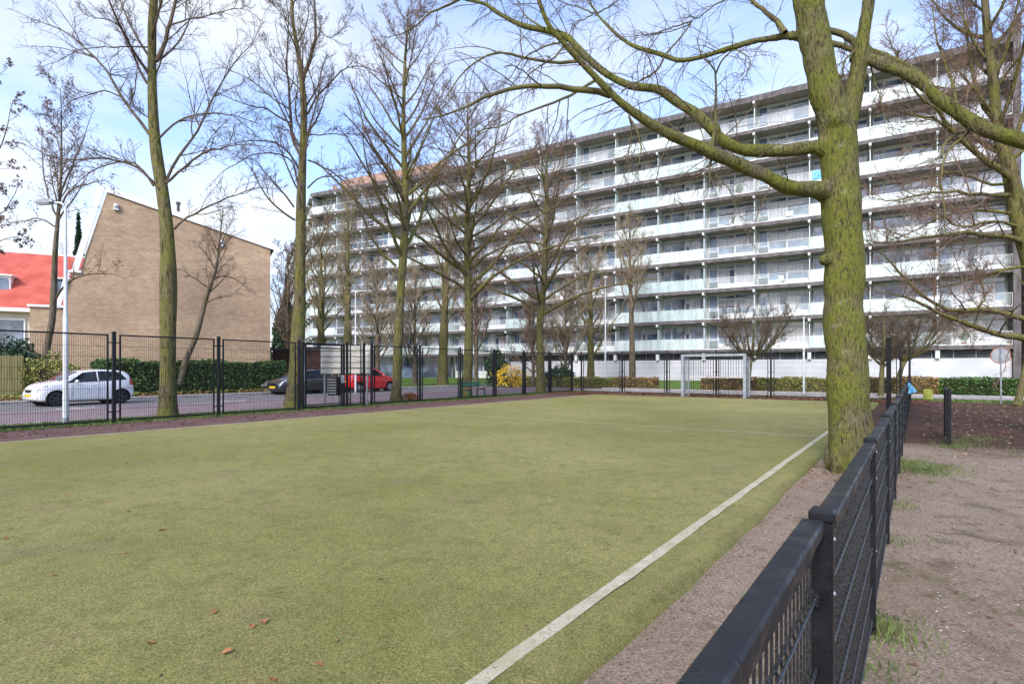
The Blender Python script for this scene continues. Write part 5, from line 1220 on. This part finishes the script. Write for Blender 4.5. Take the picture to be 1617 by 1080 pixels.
hedge('brown leafless-looking hedge seen through the goal', -12.0, -8.4, 39.3, 40.6, .85, 'leaf_bronze', 'hedge_core_brown', 85, 240)
hedge('low brown hedge end right of the thin white lamp column', -18.6, -15.6, 39.3, 40.8, .80, 'leaf_bronze', 'hedge_core_brown', 86, 240)
hedge('low yellow-green hedge left of the thin white lamp column', -28.5, -18.7, 39.4, 41.0, .78, 'leaf_yellowgreen', 'hedge_core_brown', 87, 230)
def bush(name, label, cat, p, rx, ry, h, mat, n, size, seed, z0=0, twigm='twig', cone=False):
    p = Vector((p[0], p[1], gz(p)+z0))
    def fn(g, n_):
        u = unit_(g.normal(0, 1, (n_, 3))); r = g.uniform(.55, 1.0, (n_, 1))**.6
        u = u*r*(1+.22*np.sin(u[:, :1]*5+seed)*np.sin(u[:, 1:2]*6+seed*2)+.15*np.sin(u[:, 2:]*7))
        z = (u[:, 2]*.5+.5)*h; k = np.clip(1-z/h, .04, 1) if cone else np.ones(n_)
        return np.stack([p.x+u[:, 0]*rx*k, p.y+u[:, 1]*ry*k, p.z+z], 1)
    def core(q):
        g = np.random.default_rng(seed); m_ = 26; az = g.uniform(0, 6.283, m_); D = np.stack([np.cos(az)*rx/h*.9, np.sin(az)*ry/h*.9, np.full(m_, 1.0)], 1); 
        if cone: D = D*np.array([[.1, .1, 1]])
        a, b_ = grow(np.zeros((m_, 3)), D, np.full(m_, h*.9), np.full(m_, .025), np.full(m_, .006), 7, .08, .05, .0, g); p_, d, L, r = spawn(a, b_, 8, .3, 1, .4, 1, .35, g); a2, b2 = grow(p_, d, L, np.maximum(r, .006), np.full(len(r), .004), 5, .1, .05, 0, g)
        V, Q = tubes([(a, b_, 4), (a2, b2, 3)], (0, 0, 0)); link_obj('stems', np_mesh('stems', V, Q, True), twigm, q)
    return leafy(name, label, cat, fn, n, size, mat, core, seed, p)
bush('flowering_bush', 'bright yellow flowering bush behind the court, between fourth and fifth row trees', 'bush', (W(806, 0, 45.5).x, 45.5), 1.35, .9, 1.75, 'leaf_yellow', 1500, .085, 91)
bush('evergreen_bush', 'dark evergreen shrub just left of the yellow bush, rising above it', 'bush', (W(784, 0, 47.5).x, 47.5), 1.0, .8, 3.1, 'leaf_evergreen', 2600, .12, 92)
bush('evergreen_bush', 'low dark evergreen bush by the plinth wall, right of the fifth row tree', 'bush', (W(884, 0, 46.5).x, 46.5), 1.15, .9, 1.7, 'leaf_evergreen', 2600, .12, 93)
bush('evergreen_bush', 'dark leafy bush rising above the wooden fence at the left edge', 'bush', (W(22, 0, 30.5).x, 30.5), 1.5, 1.0, 3.0, 'leaf_evergreen', 4000, .13, 94)
bush('ivy_bush', 'sprawling olive green shrub between the wooden fence and the clipped hedge', 'bush', (W(75, 0, 28.6).x, 28.6), 1.5, .7, 2.2, 'leaf_yellowgreen', 2600, .10, 95)
bush('conifer', 'dark conifer top poking up left of the brick house roof', 'conifer', (W(124, 0, 50).x, 50), 2.6, 2.0, 14.0, 'leaf_evergreen', 9000, .30, 96, cone=True)
bush('conifer', 'dark green conifer in the gap right of the brick house', 'conifer', (W(452, 0, 66).x, 66), 2.6, 2.0, 11.5, 'leaf_evergreen', 9000, .30, 97, cone=True)
bush('red_shrub', 'tiny dark red shrub at the foot of the third row tree', 'bush', tuple(ST(-19.0, 18.6))[:2], .45, .3, .38, 'leaf_dry', 380, .06, 98)
bush('pale_shrub', 'low pale flowering plants at the end of the hedge, by the black car', 'bush', tuple(ST(-32.4, 20.6))[:2], 1.1, 1.3, .7, 'leaf_pinkwhite', 1400, .07, 99, .08)
def scatter(name, fn, n, size, mat, seed, flat=.25, asp=1.5):
    g = np.random.default_rng(seed); P = fn(g, n); V, Q = leaves_mesh(P, size, g, flat, asp); return tag(link_obj(name, np_mesh(name, V, Q), mat), kind='stuff')
def st_arr(s, t_, z): return np.stack([CT*s+SN*t_, -SN*s+CT*t_, z], 1)
scatter('ground_cover', lambda g, n: st_arr(g.uniform(-35.4, -32.45, n), g.uniform(-4, 24, n), g.uniform(.06, .30, n)), 9000, .10, 'leaf_yellowgreen', 101, .6)
scatter('dry_leaves', lambda g, n: st_arr(g.uniform(-35.4, -32.45, n), g.uniform(-4, 24, n), g.uniform(.08, .24, n)), 5000, .10, 'leaf_dry', 102, .6)
scatter('dry_leaves', lambda g, n: st_arr(g.uniform(-17.9, .4, n), g.uniform(28.6, 32.5, n), .01+g.uniform(0, .07, n)), 6000, .085, 'leaf_brown', 103, .5)
scatter('dry_leaves', lambda g, n: st_arr(np.clip(g.normal(-16.9, .8, n), -18.3, -14.7), g.uniform(0, 29, n), .01+g.uniform(0, .02, n)), 2600, .06, 'leaf_brown', 104, .3)
scatter('dry_leaves', lambda g, n: st_arr(g.uniform(.1, 24, n), g.uniform(13.2, 32, n)+g.normal(0, .8, n), g.uniform(.002, .025, n)), 9000, .05, 'leaf_brown', 105, .35)
scatter('wood_chips', lambda g, n: st_arr(g.uniform(.1, 20, n), g.uniform(12.5, 31, n)+g.normal(0, .9, n), g.uniform(.002, .025, n)), 3500, .035, 'twig_tan', 106, .35, 2.5)
scatter('wood_chips', lambda g, n: st_arr(g.uniform(-1.1, 9, n), 1+13*g.uniform(0, 1, n)**1.3, g.uniform(.0, .008, n)), 9000, .013, 'pebble', 107, .4, 1.2)
scatter('dry_leaves', lambda g, n: st_arr(g.uniform(-1.15, 9, n), g.uniform(1, 14, n), g.uniform(.0, .01, n)), 3200, .022, 'leaf_brown', 108, .3, 1.8)
scatter('dry_leaves', lambda g, n: st_arr(g.uniform(-14.5, -1.4, n), g.uniform(0, 28.3, n), g.uniform(.082, .088, n)), 1500, .017, 'leaf_brown', 109, .3, 1.8)
scatter('dry_leaves', lambda g, n: st_arr(-.75+g.normal(0, .38, n), 9.6+g.normal(0, .8, n), g.uniform(.0, .03, n)), 500, .03, 'leaf_brown', 110, .4, 1.8)
scatter('dry_leaves', lambda g, n: st_arr(-1.24+np.abs(g.normal(0, .07, n)), g.uniform(1, 29, n), g.uniform(.0, .01, n)), 900, .014, 'leaf_brown', 111, .4, 1.8)
# grass blades
def blades(name, P, h, seed, mat='grass_blade', wdt=.005, lean=.35):
    g = np.random.default_rng(seed); n = len(P); az = g.uniform(0, 6.283, n); w_ = np.stack([np.cos(az), np.sin(az), 0*az], 1)*wdt; hh = h*g.uniform(.5, 1.2, n); ln = g.normal(0, lean, (n, 2))*hh[:, None]
    top = P+np.stack([ln[:, 0], ln[:, 1], hh], 1); mid = P+np.stack([ln[:, 0]*.35, ln[:, 1]*.35, hh*.6], 1)
    V = np.stack([P-w_, P+w_, mid+w_*.7, mid-w_*.7, top+w_*.1, top-w_*.1], 1).reshape(-1, 3); i = np.arange(n)[:, None]*6
    Q = np.concatenate([i+np.array([[0, 1, 2, 3]]), i+np.array([[3, 2, 4, 5]])]); return tag(link_obj(name, np_mesh(name, V, Q), mat), kind='stuff')
g = np.random.default_rng(5)
n = 26000; s_ = g.uniform(-19.5, -17.7, n)+g.normal(0, .08, n); t_ = g.uniform(0, 34, n); blades('grass', st_arr(s_, t_, np.full(n, .0)), .06, 1, wdt=.012)
n = 12000; s_ = g.uniform(-1.5, 22, n); t_ = 33.3+g.normal(0, .45, n); blades('grass', st_arr(s_, t_, np.full(n, .0)), .09, 2, wdt=.02)
def tuft(cs, ct, rad, n): return st_arr(cs+g.normal(0, rad, n), ct+g.normal(0, rad*1.3, n), np.full(n, -.004))
PP = []
for px, py, rad, n in ((1388, 1000, .06, 260), (1400, 985, .05, 160), (1442, 738, .22, 1500), (1425, 730, .12, 600), (1460, 745, .15, 500), (1520, 700, .22, 500), (1545, 693, .2, 250), (1380, 1060, .06, 120), (1436, 1010, .04, 60), (1400, 855, .06, 120), (1416, 800, .08, 160), (1500, 706, .1, 300), (1330, 1000, .02, 20), (1605, 720, .15, 120)):
    Yq = CH*F/(py-HY); X = (px-CX)/F*Yq; PP.append(tuft(CT*X-SN*Yq, SN*X+CT*Yq, rad*1.25, int(n*.6))); PP.append(tuft(CT*X-SN*Yq, SN*X+CT*Yq, rad*2.6, int(n*.25)))
blades('grass', np.concatenate(PP), .055, 3, wdt=.0035, lean=.5)
# turf fibres along the near raised edge
n = 15000; t_ = 1.2+9*g.uniform(0, 1, n)**1.6; s_ = -1.28-np.abs(g.normal(0, .04, n)); fr = np.clip(1-(-1.28-s_)/.5, 0, 1)
s2 = s_+fr*(.018*np.sin(t_*.9+3)+.010*np.sin(t_*2.3+6)+.008*np.sin(t_*6.1+3)); zz = np.interp(-1.28-s_, [0, .012, .05, .13, .4], [-.005, .035, .062, .074, .078])-.004
blades('turf_fibres', st_arr(s2, t_, zz), .010, 4, 'turf_fibre', .0018, .6)
# single fallen leaves on the turf
lf0 = None
for i, (px, py) in enumerate([(74, 812), (10, 850), (38, 843), (169, 793), (203, 808), (256, 837), (197, 874), (86, 909), (358, 792), (378, 789), (453, 778), (103, 781), (112, 781), (600, 914), (531, 1012), (417, 982), (338, 967), (237, 1016), (504, 1051), (431, 1074), (617, 697), (128, 715), (176, 732), (201, 732), (88, 710), (38, 736), (62, 738), (442, 702), (398, 990), (358, 1030), (650, 823), (529, 717), (495, 731)]):
    Yq = (CH-.08)*F/(py-HY)
    if lf0 is None:
        m = MB(); N1 = 5; out_l = [(0, -.045), (.012, -.02), (.028, -.012), (.022, .008), (.03, .022), (.012, .026), (0, .045), (-.012, .026), (-.03, .022), (-.022, .008), (-.028, -.012), (-.012, -.02)]
        m.add([(0, 0, .004)]+[(x, y, .002+.35*abs(x)+.12*max(y, 0)) for x, y in out_l], [(0, 1+k, 1+(k+1) % 12) for k in range(12)]); lf0 = m.obj('fallen_leaf', 'leaf_dry'); o = lf0; lf0.modifiers.new('thick', 'SOLIDIFY').thickness = .001
        tag(o, 'single dry curled brown leaf lying on the green turf', 'leaf', 'dry leaves scattered on the turf')
    else: o = lf0.copy(); COL.objects.link(o)
    o.location = ((px-CX)/F*Yq, Yq, .083); k = random.uniform(.42, .75); o.scale = (k, k, k*1.3); o.rotation_euler = (random.uniform(-.25, .25), random.uniform(-.25, .25), random.uniform(0, 6.28))
